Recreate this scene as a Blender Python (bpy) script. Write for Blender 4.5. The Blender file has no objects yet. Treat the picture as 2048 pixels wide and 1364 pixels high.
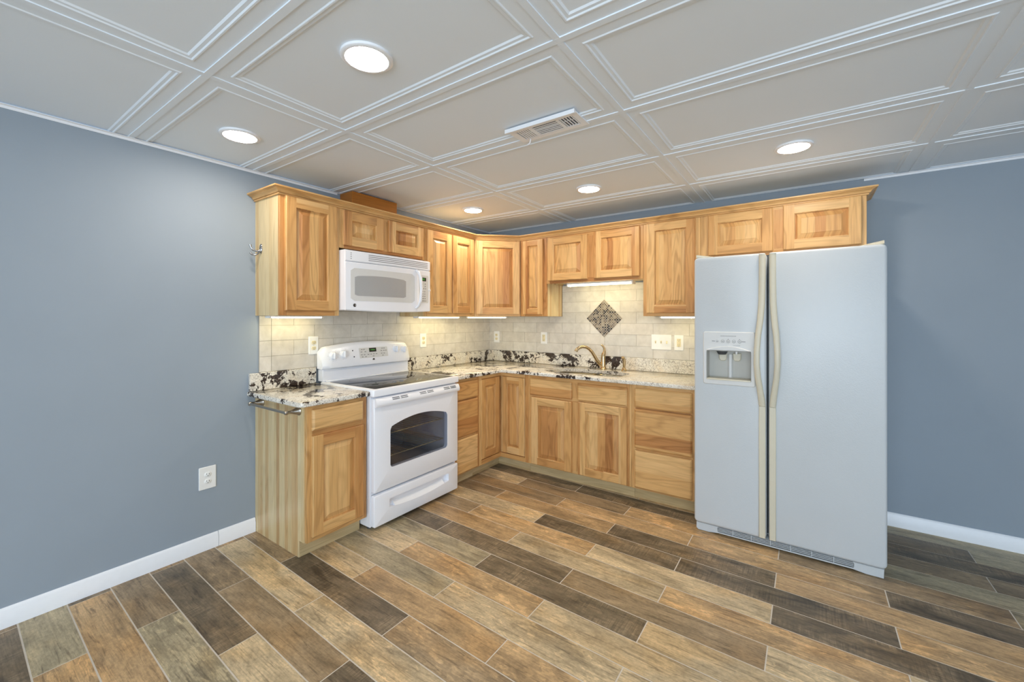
import bpy, bmesh, math, random
from mathutils import Vector
random.seed(7)
SC = bpy.context.scene
COL = SC.collection
R = math.radians

# ------------------------------------------------------------------ camera
CAMP = (2.9186, -3.7236, 1.374)
cam_d = bpy.data.cameras.new('camera')
cam = bpy.data.objects.new('camera', cam_d)
COL.objects.link(cam)
cam.location = CAMP
cam.rotation_euler = (R(90), 0, 0.6114)
cam_d.sensor_width = 36.0
cam_d.lens = 841.97 / 2048 * 36.0
cam_d.shift_y = -46.29 / 2048
cam_d.clip_start = 0.05
SC.camera = cam

# ------------------------------------------------------------------ view
SC.view_settings.view_transform = 'Standard'
SC.view_settings.look = 'None'
SC.view_settings.gamma = 1.0
SC.view_settings.use_curve_mapping = False
SC.view_settings.exposure = 0.07
SC.cycles.max_bounces = 10
SC.cycles.diffuse_bounces = 6

# ------------------------------------------------------------------ world daylight and added fill lamps
W = bpy.data.worlds.new('daylight')
SC.world = W
W.use_nodes = True
W.node_tree.nodes['Background'].inputs[0].default_value = (0.62, 0.78, 1.0, 1)
W.node_tree.nodes['Background'].inputs[1].default_value = 1.0

H = 2.323            # ceiling height
RX, RY = 6.0, -7.0   # room extents


def area(name, loc, rot, sx, sy, power, col):
    d = bpy.data.lights.new(name, 'AREA')
    d.shape = 'RECTANGLE'; d.size = sx; d.size_y = sy; d.energy = power; d.color = col
    o = bpy.data.objects.new(name, d); COL.objects.link(o)
    o.location = loc; o.rotation_euler = rot
    return o


area('window_daylight', (3.7, RY - 0.03, 1.15), (R(90), 0, 0), 3.9, 1.95, 140, (0.76, 0.89, 1.0))  # soft area fill added behind the camera, in an unseen rear opening
area('side_fill_light', (RX + 0.03, -4.4, 1.3), (R(90), 0, R(90)), 2.2, 1.5, 26, (0.80, 0.90, 1.0))  # added fill lamp in an unseen side opening, lights the left wall

LAMP = (1.0, 0.89, 0.76)
LAMP_E = 112.0
UCL = (1.0, 0.85, 0.45)
UCL_E = 15.0

# ------------------------------------------------------------------ materials


def lin(r, g, b):
    f = lambda c: (c / 255) / 12.92 if c / 255 <= 0.04045 else ((c / 255 + 0.055) / 1.055) ** 2.4
    return (f(r), f(g), f(b), 1)


class NT:
    def __init__(s, name):
        s.m = bpy.data.materials.new(name); s.m.use_nodes = True
        s.t = s.m.node_tree; s.b = s.t.nodes['Principled BSDF']

    def n(s, typ, **kw):
        nd = s.t.nodes.new(typ)
        for k, v in kw.items():
            setattr(nd, k, v)
        return nd

    def put(s, sock, v):
        if v is None:
            return
        if hasattr(v, 'is_output'):
            s.t.links.new(v, sock)
        else:
            sock.default_value = v

    def math(s, op, a, b=None, c=None):
        nd = s.n('ShaderNodeMath', operation=op)
        for i, v in enumerate((a, b, c)):
            s.put(nd.inputs[i], v)
        return nd.outputs[0]

    def xyz(s, x, y, z):
        nd = s.n('ShaderNodeCombineXYZ')
        for i, v in enumerate((x, y, z)):
            s.put(nd.inputs[i], v)
        return nd.outputs[0]

    def noise(s, vec, scale, detail=2.0, rough=0.5, dist=0.0, dim='3D'):
        nd = s.n('ShaderNodeTexNoise', noise_dimensions=dim)
        s.put(nd.inputs['Vector'], vec)
        nd.inputs['Scale'].default_value = scale; nd.inputs['Detail'].default_value = detail
        nd.inputs['Roughness'].default_value = rough; nd.inputs['Distortion'].default_value = dist
        return nd.outputs[0]

    def white(s, w):
        nd = s.n('ShaderNodeTexWhiteNoise', noise_dimensions='1D')
        s.put(nd.inputs['W'], w)
        return nd.outputs[0]

    def ramp(s, fac, stops, interp='LINEAR'):
        nd = s.n('ShaderNodeValToRGB'); cr = nd.color_ramp; cr.interpolation = interp
        while len(cr.elements) < len(stops):
            cr.elements.new(0.5)
        for e, (p, c) in zip(cr.elements, stops):
            e.position = p; e.color = c if len(c) == 4 else (*c, 1)
        s.put(nd.inputs[0], fac)
        return nd.outputs[0]

    def gray(s, fac, stops, interp='LINEAR'):
        return s.ramp(fac, [(p, (v, v, v, 1)) for p, v in stops], interp)

    def mix(s, fac, a, b, blend='MIX'):
        nd = s.n('ShaderNodeMix', data_type='RGBA', blend_type=blend)
        s.put(nd.inputs[0], fac); s.put(nd.inputs[6], a); s.put(nd.inputs[7], b)
        return nd.outputs[2]

    def sep(s, v):
        nd = s.n('ShaderNodeSeparateXYZ'); s.put(nd.inputs[0], v)
        return nd.outputs

    def color(s, v):
        s.put(s.b.inputs['Base Color'], v)

    def bump(s, h, strength, dist=0.002):
        nd = s.n('ShaderNodeBump'); nd.inputs['Strength'].default_value = strength
        nd.inputs['Distance'].default_value = dist
        s.put(nd.inputs['Height'], h)
        s.t.links.new(nd.outputs[0], s.b.inputs['Normal'])


def plain(name, col, rough=0.5, metal=0.0, spec=0.5, noise=0.03, nscale=40, bump=0.0, bscale=300):
    m = NT(name)
    tc = m.n('ShaderNodeTexCoord').outputs['Object']
    v = m.noise(tc, nscale, 3)
    f = m.gray(v, [(0.3, 1 - noise), (0.7, 1.0)])
    m.color(m.mix(1.0, col, f, 'MULTIPLY'))
    m.b.inputs['Roughness'].default_value = rough
    m.b.inputs['Metallic'].default_value = metal
    m.b.inputs['Specular IOR Level'].default_value = spec
    if bump:
        m.bump(m.noise(tc, bscale, 2), bump, 0.001)
    return m.m


def glow(name, col, strength):
    m = NT(name)
    m.color((*col, 1))
    m.b.inputs['Emission Color'].default_value = (*col, 1)
    m.b.inputs['Emission Strength'].default_value = strength
    return m.m


def wood(name, vertical, stops, width=0.07, ring=0.25, boards=0.55, rough=0.38):
    m = NT(name)
    tc = m.n('ShaderNodeTexCoord').outputs['Object']
    x, y, z = m.sep(tc)
    u = m.math('ADD', x, y)
    a, l = (u, z) if vertical else (z, u)
    rnd = m.n('ShaderNodeObjectInfo').outputs['Random']
    ro = m.math('MULTIPLY', rnd, 37.0)
    wob = m.noise(m.xyz(m.math('MULTIPLY', a, 6.0), ro, 0.0), 1.0, 1)
    q = m.math('ADD', m.math('ADD', m.math('DIVIDE', a, width), ro), m.math('MULTIPLY', wob, 1.6))
    st = m.white(m.math('ADD', m.math('FLOOR', q), m.math('MULTIPLY', rnd, 511.0)))
    so = m.math('MULTIPLY', st, 23.0)
    n = m.noise(m.xyz(m.math('ADD', m.math('MULTIPLY', a, 7.0), so), m.math('ADD', m.math('MULTIPLY', l, 1.1), ro), so), 1.0, 2, 0.5, 0.4)
    rg = m.math('MULTIPLY_ADD', m.math('SINE', m.math('MULTIPLY', n, 62.0)), 0.5, 0.5)
    rg = m.math('POWER', rg, 2.5)
    fine = m.noise(m.xyz(m.math('MULTIPLY', a, 170.0), m.math('ADD', m.math('MULTIPLY', l, 5.0), ro), so), 1.0, 3, 0.6)
    tone = m.math('ADD', m.math('MULTIPLY', st, boards), m.math('MULTIPLY', n, 1.0 - boards))
    tone = m.math('ADD', tone, m.math('MULTIPLY_ADD', rnd, 0.16, -0.08))
    base = m.ramp(tone, stops)
    amp = m.math('MULTIPLY', m.gray(n, [(0.35, 0.25), (0.65, 1.0)]), ring)
    k = m.math('SUBTRACT', 1.0, m.math('MULTIPLY', rg, amp))
    k = m.math('MULTIPLY', k, m.gray(fine, [(0.3, 0.86), (0.7, 1.06)]))
    kk = m.mix(0.35, m.xyz(k, k, k), m.xyz(k, m.math('POWER', k, 1.5), m.math('POWER', k, 2.2)))
    m.color(m.mix(1.0, base, kk, 'MULTIPLY'))
    m.b.inputs['Roughness'].default_value = rough
    m.b.inputs['Specular IOR Level'].default_value = 0.4
    m.bump(fine, 0.05, 0.001)
    return m.m


HICK = [(0.12, lin(230, 190, 134)), (0.4, lin(222, 178, 118)), (0.62, lin(210, 160, 100)), (0.82, lin(190, 134, 80)), (0.96, lin(154, 102, 58))]
LAMI = [(0.1, lin(230, 210, 168)), (0.45, lin(220, 196, 148)), (0.75, lin(208, 172, 122)), (1.0, lin(180, 144, 102))]
KICK = [(0.1, lin(216, 194, 150)), (0.5, lin(198, 172, 126)), (0.9, lin(160, 136, 98))]
M_WV = wood('hickory_upright_grain', True, HICK)
M_WH = wood('hickory_level_grain', False, HICK, width=0.11)
M_LV = wood('laminate_side', True, LAMI, width=0.035, ring=0.12, boards=0.6, rough=0.3)
M_KH = wood('toe_kick_laminate', False, KICK, width=0.08, ring=0.12)
M_BOX = wood('orange_stained_wood', False, [(0.1, lin(196, 128, 48)), (0.9, lin(160, 96, 34))], width=0.2, ring=0.1)

M_WALL = plain('blue_grey_paint', lin(154, 165, 176), 0.75, spec=0.3, noise=0.03, nscale=3, bump=0.08, bscale=450)
M_CEIL = plain('ceiling_panel_white', lin(236, 244, 252), 0.55, spec=0.35, noise=0.02, nscale=2)
M_TRIM = plain('white_trim_paint', lin(246, 248, 252), 0.35, noise=0.02)
M_APPL = plain('white_enamel', lin(242, 244, 250), 0.22, noise=0.015, nscale=6)
M_FRID = plain('textured_white_enamel', lin(200, 205, 208), 0.3, noise=0.02, nscale=5, bump=0.45, bscale=170)
M_CREAM = plain('cream_plastic', lin(212, 205, 184), 0.35, noise=0.02)
M_LGREY = plain('pale_grey_plastic', lin(216, 216, 214), 0.35, noise=0.02)
M_GREYP = plain('grey_recess_plastic', lin(186, 184, 176), 0.4, noise=0.02)
M_DGREY = plain('dark_grey_plastic', lin(70, 74, 78), 0.45)
M_BLACK = plain('black_gap', lin(18, 18, 20), 0.5)  # displays, and the painted shade behind louvres and grille
M_MARK = plain('printed_marks', lin(112, 110, 112), 0.5)
M_BADGE = plain('badge_metal', lin(96, 92, 90), 0.3, metal=0.6)
M_NICK = plain('brushed_nickel', lin(176, 170, 160), 0.28, metal=1.0)
M_CHROME = plain('polished_chrome', lin(168, 168, 170), 0.12, metal=1.0)
M_BRONZE = plain('champagne_bronze', lin(196, 172, 134), 0.22, metal=1.0)
M_STEEL = plain('sink_steel', lin(190, 178, 150), 0.25, metal=1.0)
M_PLATE = plain('white_plate_plastic', lin(244, 244, 242), 0.3, noise=0.01)
M_IVORY = plain('ivory_plastic', lin(232, 220, 184), 0.35, noise=0.01)
M_GLASS = plain('black_ceramic_glass', lin(22, 23, 26), 0.05, spec=0.8)
M_MWGL = plain('grey_oven_screen', lin(172, 172, 172), 0.15, noise=0.04, nscale=300)
M_CAV = plain('oven_enamel', lin(196, 198, 202), 0.4, noise=0.1, nscale=12)
M_RACK = plain('rack_wire', lin(230, 214, 176), 0.25, metal=0.7)
M_LAMP = glow('downlight_lens_glow', LAMP, LAMP_E)
M_UCL = glow('under_cabinet_lens_glow', UCL, UCL_E)
M_GREEN = glow('green_display_digits', (0.25, 1.0, 0.2), 0.12)
M_GROUT = plain('floor_grout', lin(218, 208, 194), 0.8, noise=0.08, nscale=30)
M_TGROUT = plain('tile_grout', lin(176, 168, 154), 0.85, noise=0.05)


def tinted_glass(name, tint, gloss):
    m = NT(name)
    out = m.t.nodes['Material Output']
    tr = m.n('ShaderNodeBsdfTransparent'); tr.inputs[0].default_value = tint
    gl = m.n('ShaderNodeBsdfGlossy'); gl.inputs[0].default_value = (1, 1, 1, 1); gl.inputs[1].default_value = 0.03
    mx = m.n('ShaderNodeMixShader'); mx.inputs[0].default_value = gloss
    m.t.links.new(tr.outputs[0], mx.inputs[1]); m.t.links.new(gl.outputs[0], mx.inputs[2])
    m.t.links.new(mx.outputs[0], out.inputs[0])
    return m.m


M_OGL = tinted_glass('smoked_oven_glass', (0.75, 0.77, 0.81, 1), 0.05)
M_PANE = tinted_glass('window_glass', (0.96, 0.98, 0.98, 1), 0.04)


def granite():
    m = NT('granite')
    g = m.n('ShaderNodeNewGeometry').outputs['Position']
    x, y, z = m.sep(g)
    n1 = m.noise(g, 5.5, 4, 0.6, 0.6)
    n2 = m.noise(g, 26.0, 4, 0.65, 1.2)
    # fewer dark crystals toward the fridge end of the slab and left of the range
    calm = m.gray(m.math('MULTIPLY_ADD', m.math('ADD', x, m.math('MULTIPLY', n2, 0.25)), 0.5, 0.0), [(0.80, 0.0), (0.92, 0.16)])
    blot = m.math('SUBTRACT', m.math('ADD', m.math('MULTIPLY', n1, 0.62), m.math('MULTIPLY', n2, 0.38)), calm)
    dark = m.gray(blot, [(0.522, 0.0), (0.54, 1.0)])
    fine = m.noise(g, 120.0, 4, 0.7)
    vein = m.noise(g, 17.0, 3, 0.6, 1.5)
    vl = m.math('ABSOLUTE', m.math('SUBTRACT', vein, 0.5))
    vd = m.gray(vl, [(0.0, 1.0), (0.022, 0.0)])
    vd = m.math('MULTIPLY', vd, m.gray(n1, [(0.42, 0.15), (0.5, 0.75)]))
    base = m.ramp(fine, [(0.30, lin(120, 112, 104)), (0.42, lin(212, 206, 194)), (0.6, lin(240, 236, 226)), (0.8, lin(226, 214, 190))])
    warm = m.gray(m.noise(g, 9.0, 2), [(0.5, 0.0), (0.7, 0.3)])
    base = m.mix(warm, base, lin(216, 190, 150))
    base = m.mix(vd, base, lin(84, 72, 64))
    dk = m.ramp(fine, [(0.35, lin(30, 24, 22)), (0.6, lin(70, 56, 48)), (0.75, lin(120, 104, 92))])
    m.color(m.mix(dark, base, dk))
    m.b.inputs['Roughness'].default_value = 0.12
    m.b.inputs['Specular IOR Level'].default_value = 0.55
    return m.m


M_GRAN = granite()


def tile_mat():
    m = NT('cream_stone_tile')
    g = m.n('ShaderNodeNewGeometry').outputs['Position']
    a = m.n('ShaderNodeAttribute'); a.attribute_name = 'tone'
    n = m.noise(g, 14.0, 4, 0.6, 0.5)
    base = m.ramp(n, [(0.3, lin(204, 199, 190)), (0.55, lin(216, 211, 202)), (0.75, lin(224, 220, 212))])
    m.color(m.mix(1.0, base, a.outputs['Color'], 'MULTIPLY'))
    m.b.inputs['Roughness'].default_value = 0.35
    return m.m


M_TILE = tile_mat()


def mosaic_mat():
    m = NT('mosaic_glass')
    a = m.n('ShaderNodeAttribute'); a.attribute_name = 'tone'
    m.color(a.outputs['Color'])
    m.b.inputs['Roughness'].default_value = 0.2
    return m.m


M_MOS = mosaic_mat()


def floor_mat():
    m = NT('wood_look_plank_tile')
    tc = m.n('ShaderNodeNewGeometry').outputs['Position']
    x, y, z = m.sep(tc)
    at = m.n('ShaderNodeAttribute'); at.attribute_name = 'tone'
    rn = m.n('ShaderNodeAttribute'); rn.attribute_name = 'seed'
    r = m.math('MULTIPLY', rn.outputs['Fac'], 60.0)
    kind = m.white(m.math('MULTIPLY', rn.outputs['Fac'], 977.0))
    v1 = m.xyz(m.math('ADD', m.math('MULTIPLY', x, 3.2), r), m.math('MULTIPLY', y, 9.0), r)
    n1 = m.noise(v1, 1.0, 5, 0.62, 0.8)
    v2 = m.xyz(m.math('ADD', m.math('MULTIPLY', x, 7.0), r), m.math('MULTIPLY', y, 150.0), r)
    n2 = m.noise(v2, 1.0, 4, 0.65)
    v3 = m.xyz(m.math('ADD', m.math('MULTIPLY', x, 60.0), r), m.math('MULTIPLY', y, 90.0), r)
    n3 = m.noise(v3, 1.0, 4, 0.7)
    v4 = m.xyz(m.math('ADD', m.math('MULTIPLY', x, 9.0), r), m.math('MULTIPLY', y, 26.0), r)
    n4 = m.noise(v4, 1.0, 4, 0.55, 1.0)
    v5 = m.xyz(m.math('ADD', m.math('MULTIPLY', x, 5.0), r), m.math('MULTIPLY', y, 60.0), m.math('ADD', r, 9.0))
    n5 = m.noise(v5, 1.0, 3, 0.6, 1.0)
    k = m.gray(n1, [(0.28, 0.52), (0.5, 1.0), (0.72, 1.42)])
    k2 = m.gray(n2, [(0.3, 0.74), (0.5, 1.0), (0.7, 1.18)])
    k3 = m.gray(n3, [(0.3, 0.78), (0.5, 1.0), (0.7, 1.2)])
    kd = m.gray(n1, [(0.3, 0.38), (0.5, 1.0), (0.7, 1.5)])
    isd = m.gray(m.sep(at.outputs['Color'])[0], [(0.16, 1.0), (0.2, 0.0)])
    c = m.mix(1.0, at.outputs['Color'], m.mix(isd, k, kd), 'MULTIPLY')
    c = m.mix(1.0, c, k2, 'MULTIPLY')
    c = m.mix(1.0, c, k3, 'MULTIPLY')
    # flaked paint patches on some planks
    fl = m.math('MULTIPLY', m.gray(n4, [(0.555, 0.0), (0.565, 0.7)]), m.gray(kind, [(0.5, 0.0), (0.55, 1.0)]))
    c = m.mix(fl, c, m.mix(1.0, c, (1.42, 1.40, 1.36, 1), 'MULTIPLY'))
    # dark weathered streaks
    dk = m.gray(n5, [(0.57, 0.0), (0.66, 0.65)])
    c = m.mix(dk, c, m.mix(1.0, c, (0.42, 0.40, 0.38, 1), 'MULTIPLY'))
    # saw marks across the grain on some planks
    saw = m.noise(m.xyz(m.math('ADD', m.math('MULTIPLY', x, 130.0), r), m.math('MULTIPLY', y, 7.0), r), 1.0, 3, 0.6)
    pat = m.noise(m.xyz(m.math('ADD', m.math('MULTIPLY', x, 5.0), r), m.math('MULTIPLY', y, 11.0), m.math('ADD', r, 2.0)), 1.0, 2)
    sk = m.math('MULTIPLY', m.gray(pat, [(0.42, 0.0), (0.58, 1.0)]), m.gray(m.sep(at.outputs['Color'])[0], [(0.16, 1.0), (0.2, 0.0)]))
    c = m.mix(sk, c, m.mix(1.0, c, m.gray(saw, [(0.36, 0.85), (0.5, 1.2), (0.66, 1.6)]), 'MULTIPLY'))
    # warm and cool drift inside each plank
    hue = m.noise(m.xyz(m.math('ADD', m.math('MULTIPLY', x, 2.6), r), m.math('MULTIPLY', y, 5.0), m.math('ADD', r, 4.0)), 1.0, 2)
    c = m.mix(m.gray(hue, [(0.5, 0.0), (0.66, 0.65)]), c, m.mix(1.0, c, (1.12, 0.98, 0.78, 1), 'MULTIPLY'))
    m.color(c)
    m.b.inputs['Roughness'].default_value = 0.42
    m.b.inputs['Specular IOR Level'].default_value = 0.45
    m.bump(n2, 0.12, 0.001)
    return m.m


M_FLOOR = floor_mat()

# ------------------------------------------------------------------ geometry helpers


class Frame:
    def __init__(s, o, eu, ed):
        s.o = Vector(o); s.eu = Vector(eu).normalized(); s.ed = Vector(ed).normalized(); s.ez = Vector((0, 0, 1))

    def p(s, u, d, z):
        return s.o + s.eu * u + s.ed * d + s.ez * z


FW = Frame((0, 0, 0), (1, 0, 0), (0, 1, 0))      # plain world axes
FB = Frame((0, 0, 0), (1, 0, 0), (0, -1, 0))     # along the back wall, d = out from the wall
FL = Frame((0, 0, 0), (0, -1, 0), (1, 0, 0))     # along the left wall, u = away from the corner
UD = 0.313                                       # upper cabinet depth
DG = 0.630                                       # corner upper cabinet along each wall
FD = Frame((UD, -DG, 0), (1, 1, 0), (1, -1, 0))  # face of the diagonal corner cabinet
DGW = (DG - UD) * math.sqrt(2)


def offset_loop(loop, c):
    n = len(loop); out = []
    A = sum(loop[i][0] * loop[(i + 1) % n][1] - loop[(i + 1) % n][0] * loop[i][1] for i in range(n))
    sg = 1 if A > 0 else -1
    for i in range(n):
        p0, p1, p2 = Vector(loop[i - 1]), Vector(loop[i]), Vector(loop[(i + 1) % n])
        a = (p1 - p0).normalized(); b = (p2 - p1).normalized()
        na = Vector((-a.y, a.x)) * sg; nb = Vector((-b.y, b.x)) * sg
        m = na + nb
        if m.length < 1e-6:
            m = na
        m.normalize()
        k = max(0.3, m.dot(na))
        out.append(tuple(p1 + m * (c / k)))
    return out


def rrect(a0, a1, b0, b1, r, n=5):
    L = []
    for cx, cy, s in ((a1 - r, b0 + r, -90), (a1 - r, b1 - r, 0), (a0 + r, b1 - r, 90), (a0 + r, b0 + r, 180)):
        for i in range(n + 1):
            t = R(s + 90 * i / n)
            L.append((cx + r * math.cos(t), cy + r * math.sin(t)))
    return L


def arch(a0, a1, b0, b1, rise, r, n=14):
    """rectangle with rounded lower corners and a bowed top, rising by 'rise' in the middle"""
    L = []
    for cx, cy, s in ((a0 + r, b0 + r, 180), (a1 - r, b0 + r, 270)):
        for i in range(5):
            t = R(s + 90 * i / 4)
            L.append((cx + r * math.cos(t), cy + r * math.sin(t)))
    L.append((a1, b1 - r))
    for i in range(n + 1):
        t = 1 - i / n
        e = 0.012
        uu = a0 + e + (a1 - a0 - 2 * e) * t
        L.append((uu, b1 + rise * (1 - (2 * t - 1) ** 2)))
    L.append((a0, b1 - r))
    return L


class MB:
    def __init__(s, F=FW):
        s.bm = bmesh.new(); s.F = F; s.attr = {}

    def v(s, u, d, z):
        return s.bm.verts.new(s.F.p(u, d, z))

    def face(s, vs, mat=0):
        try:
            f = s.bm.faces.new(vs)
        except ValueError:
            return None
        f.material_index = mat
        f.smooth = True
        return f

    def flat(s, vs, mat=0):
        f = s.face(vs, mat)
        if f:
            f.smooth = False
        return f

    def box(s, u0, u1, d0, d1, z0, z1, mat=0, bev=0.0, seg=1):
        vs = [s.v(u, d, z) for u in (u0, u1) for d in (d0, d1) for z in (z0, z1)]
        q = [(0, 1, 3, 2), (4, 6, 7, 5), (0, 4, 5, 1), (2, 3, 7, 6), (0, 2, 6, 4), (1, 5, 7, 3)]
        fs = [s.flat([vs[i] for i in k], mat) for k in q]
        if bev:
            es = set(e for f in fs for e in f.edges)
            r = bmesh.ops.bevel(s.bm, geom=list(es), offset=bev, segments=seg, profile=0.5, affect='EDGES')
            for f in r['faces']:
                f.material_index = mat
                f.smooth = False
        return s

    def loft(s, rings, mat=0, cap0=True, cap1=True, close=True):
        V = [[s.v(*p) for p in r] for r in rings]
        n = len(V[0])
        for a, b in zip(V, V[1:]):
            for i in range(n if close else n - 1):
                j = (i + 1) % n
                s.face([a[i], a[j], b[j], b[i]], mat)
        if cap0:
            s.flat(V[0], mat)
        if cap1:
            s.flat(V[-1], mat)
        return s

    def rectloft(s, rings, mat=0, cap0=True, cap1=True):
        """rings (u0,u1,z0,z1,d)"""
        return s.loft([[(a, d, c), (b, d, c), (b, d, e), (a, d, e)] for a, b, c, e, d in rings], mat, cap0, cap1)

    def slab(s, outer, holes, prof, plane='uz', mat=0, capmat=None):
        """outer/holes: 2D loops; prof: (inset, level) from back to front"""
        mp = (lambda a, b, l: (a, l, b)) if plane == 'uz' else (lambda a, b, l: (a, b, l))
        if plane == 'dz':
            mp = lambda a, b, l: (l, a, b)
        V = []
        for c, l in prof:
            lp = offset_loop(outer, c) if abs(c) > 1e-9 else outer
            V.append([s.v(*mp(a, b, l)) for a, b in lp])
        n = len(outer)
        for a, b in zip(V, V[1:]):
            for i in range(n):
                j = (i + 1) % n
                s.face([a[i], a[j], b[j], b[i]], mat)
        l0, l1 = prof[0][1], prof[-1][1]
        h0, h1 = [], []
        for hl in holes:
            a = [s.v(*mp(p, q, l0)) for p, q in hl]; b = [s.v(*mp(p, q, l1)) for p, q in hl]
            m = len(hl)
            for i in range(m):
                j = (i + 1) % m
                s.face([a[i], a[j], b[j], b[i]], mat)
            h0.append(a); h1.append(b)
        for ring, hs in ((V[0], h0), (V[-1], h1)):
            if not hs:
                s.flat(ring, mat if capmat is None else capmat)
                continue
            es = []
            for lp in [ring] + hs:
                for i in range(len(lp)):
                    a, b = lp[i], lp[(i + 1) % len(lp)]
                    e = s.bm.edges.get((a, b)) or s.bm.edges.new((a, b))
                    es.append(e)
            r = bmesh.ops.triangle_fill(s.bm, use_beauty=True, use_dissolve=False, edges=es)
            for g in r['geom']:
                if isinstance(g, bmesh.types.BMFace):
                    g.material_index = mat if capmat is None else capmat
                    g.smooth = False
        return s

    def tube(s, pts, rad, seg=10, mat=0, flat=1.0, cap=True):
        P = [s.F.p(*p) for p in pts]
        if not isinstance(rad, (list, tuple)):
            rad = [rad] * len(P)
        up = None; rings = []
        for i, p in enumerate(P):
            t = (P[min(i + 1, len(P) - 1)] - P[max(i - 1, 0)]).normalized()
            if up is None:
                up = Vector((0, 0, 1)) if abs(t.z) < 0.9 else Vector((1, 0, 0))
            a = t.cross(up).normalized(); b = a.cross(t).normalized(); up = b
            rings.append([s.bm.verts.new(p + a * (rad[i] * math.cos(2 * math.pi * k / seg)) + b * (rad[i] * flat * math.sin(2 * math.pi * k / seg))) for k in range(seg)])
        for a, b in zip(rings, rings[1:]):
            for i in range(seg):
                j = (i + 1) % seg
                s.face([a[i], a[j], b[j], b[i]], mat)
        if cap:
            s.face(rings[0], mat); s.face(rings[-1], mat)
        return s

    def lathe(s, c, axis, prof, seg=24, mat=0, sx=1.0, sz=1.0):
        """prof (r,h) along axis 'u','d' or 'z' from centre c (local)"""
        rings = []
        for r, h in prof:
            ring = []
            for k in range(seg):
                t = 2 * math.pi * k / seg
                a, b = r * math.cos(t) * sx, r * math.sin(t) * sz
                if axis == 'z':
                    q = (c[0] + a, c[1] + b, c[2] + h)
                elif axis == 'd':
                    q = (c[0] + a, c[1] + h, c[2] + b)
                else:
                    q = (c[0] + h, c[1] + a, c[2] + b)
                ring.append(s.v(*q))
            rings.append(ring)
        for a, b in zip(rings, rings[1:]):
            for i in range(seg):
                j = (i + 1) % seg
                s.face([a[i], a[j], b[j], b[i]], mat)
        s.flat(rings[0], mat); s.flat(rings[-1], mat)
        return s

    def build(s, name, mats, parent=None, smooth=40):
        bm = s.bm
        bmesh.ops.recalc_face_normals(bm, faces=bm.faces)
        me = bpy.data.meshes.new(name)
        off = Vector((0, 0, 0))
        q = parent
        while q is not None:
            off += Vector(q.location); q = q.parent
        if off.length > 0:
            bmesh.ops.translate(bm, verts=bm.verts, vec=-off)
        bm.to_mesh(me); bm.free()
        for m in (mats if isinstance(mats, (list, tuple)) else [mats]):
            me.materials.append(m)
        me.set_sharp_from_angle(angle=R(smooth))
        o = bpy.data.objects.new(name, me); COL.objects.link(o)
        if parent is not None:
            o.parent = parent
        return o


def thing(name, loc, label, cat, group=None):
    o = bpy.data.objects.new(name, None); COL.objects.link(o)
    o.empty_display_size = 0.05
    o.location = loc
    o['label'] = label; o['category'] = cat
    if group:
        o['group'] = group
    return o


def tag(o, label, cat, group=None):
    o['label'] = label; o['category'] = cat
    if group:
        o['group'] = group
    return o


def struct(o):
    o['kind'] = 'structure'
    return o


# ------------------------------------------------------------------ room shell
ROW0, PITCH, SLOPE = -3.44997, 0.15410, -0.02266
J0, JP = 0.043, 0.4567
TON = {'D': lin(112, 98, 78), 'M': lin(150, 129, 100), 'T': lin(194, 173, 138), 'O': lin(180, 150, 110), 'G': lin(170, 156, 126)}
PL = {(-1, -2): 'M', (1, -2): 'D', (3, -2): 'M', (5, -2): 'M', (-1, 0): 'D', (-1, 2): 'M', (0, -1): 'G', (0, 1): 'O', (1, 0): 'O', (1, 2): 'T', (2, -1): 'M', (2, 1): 'G', (3, 0): 'D', (3, 2): 'T', (4, -1): 'M', (4, 1): 'M', (4, 3): 'D',
      (5, 0): 'T', (5, 2): 'T', (5, 4): 'M', (6, -1): 'M', (6, 1): 'D', (6, 3): 'M', (6, 5): 'T', (7, 0): 'T', (7, 2): 'O', (7, 4): 'O', (7, 6): 'T', (8, -1): 'D', (8, 1): 'G', (8, 3): 'T', (8, 5): 'T', (8, 7): 'O',
      (9, 0): 'T', (9, 2): 'O', (9, 4): 'T', (9, 6): 'T', (10, 1): 'G', (10, 3): 'D', (10, 5): 'T', (10, 7): 'M', (11, 0): 'D', (11, 2): 'D', (11, 4): 'M', (11, 6): 'T', (11, 8): 'O',
      (12, 1): 'O', (12, 3): 'T', (12, 5): 'O', (12, 7): 'T', (13, 0): 'M', (13, 2): 'O', (13, 4): 'T', (13, 6): 'D', (13, 8): 'D', (14, 1): 'T', (14, 3): 'D', (14, 5): 'D', (14, 7): 'O',
      (15, 0): 'M', (15, 2): 'O', (15, 4): 'D', (15, 6): 'O', (15, 8): 'M', (16, 1): 'M', (16, 3): 'O', (16, 5): 'O', (16, 7): 'D', (17, 2): 'M', (17, 4): 'O', (17, 6): 'M', (17, 8): 'G',
      (18, 1): 'D', (18, 3): 'D', (18, 5): 'D', (18, 7): 'G', (19, 6): 'M', (19, 8): 'M', (20, 5): 'D', (20, 7): 'D', (21, 6): 'D', (21, 8): 'G', (22, 5): 'G', (22, 7): 'G'}


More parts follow.
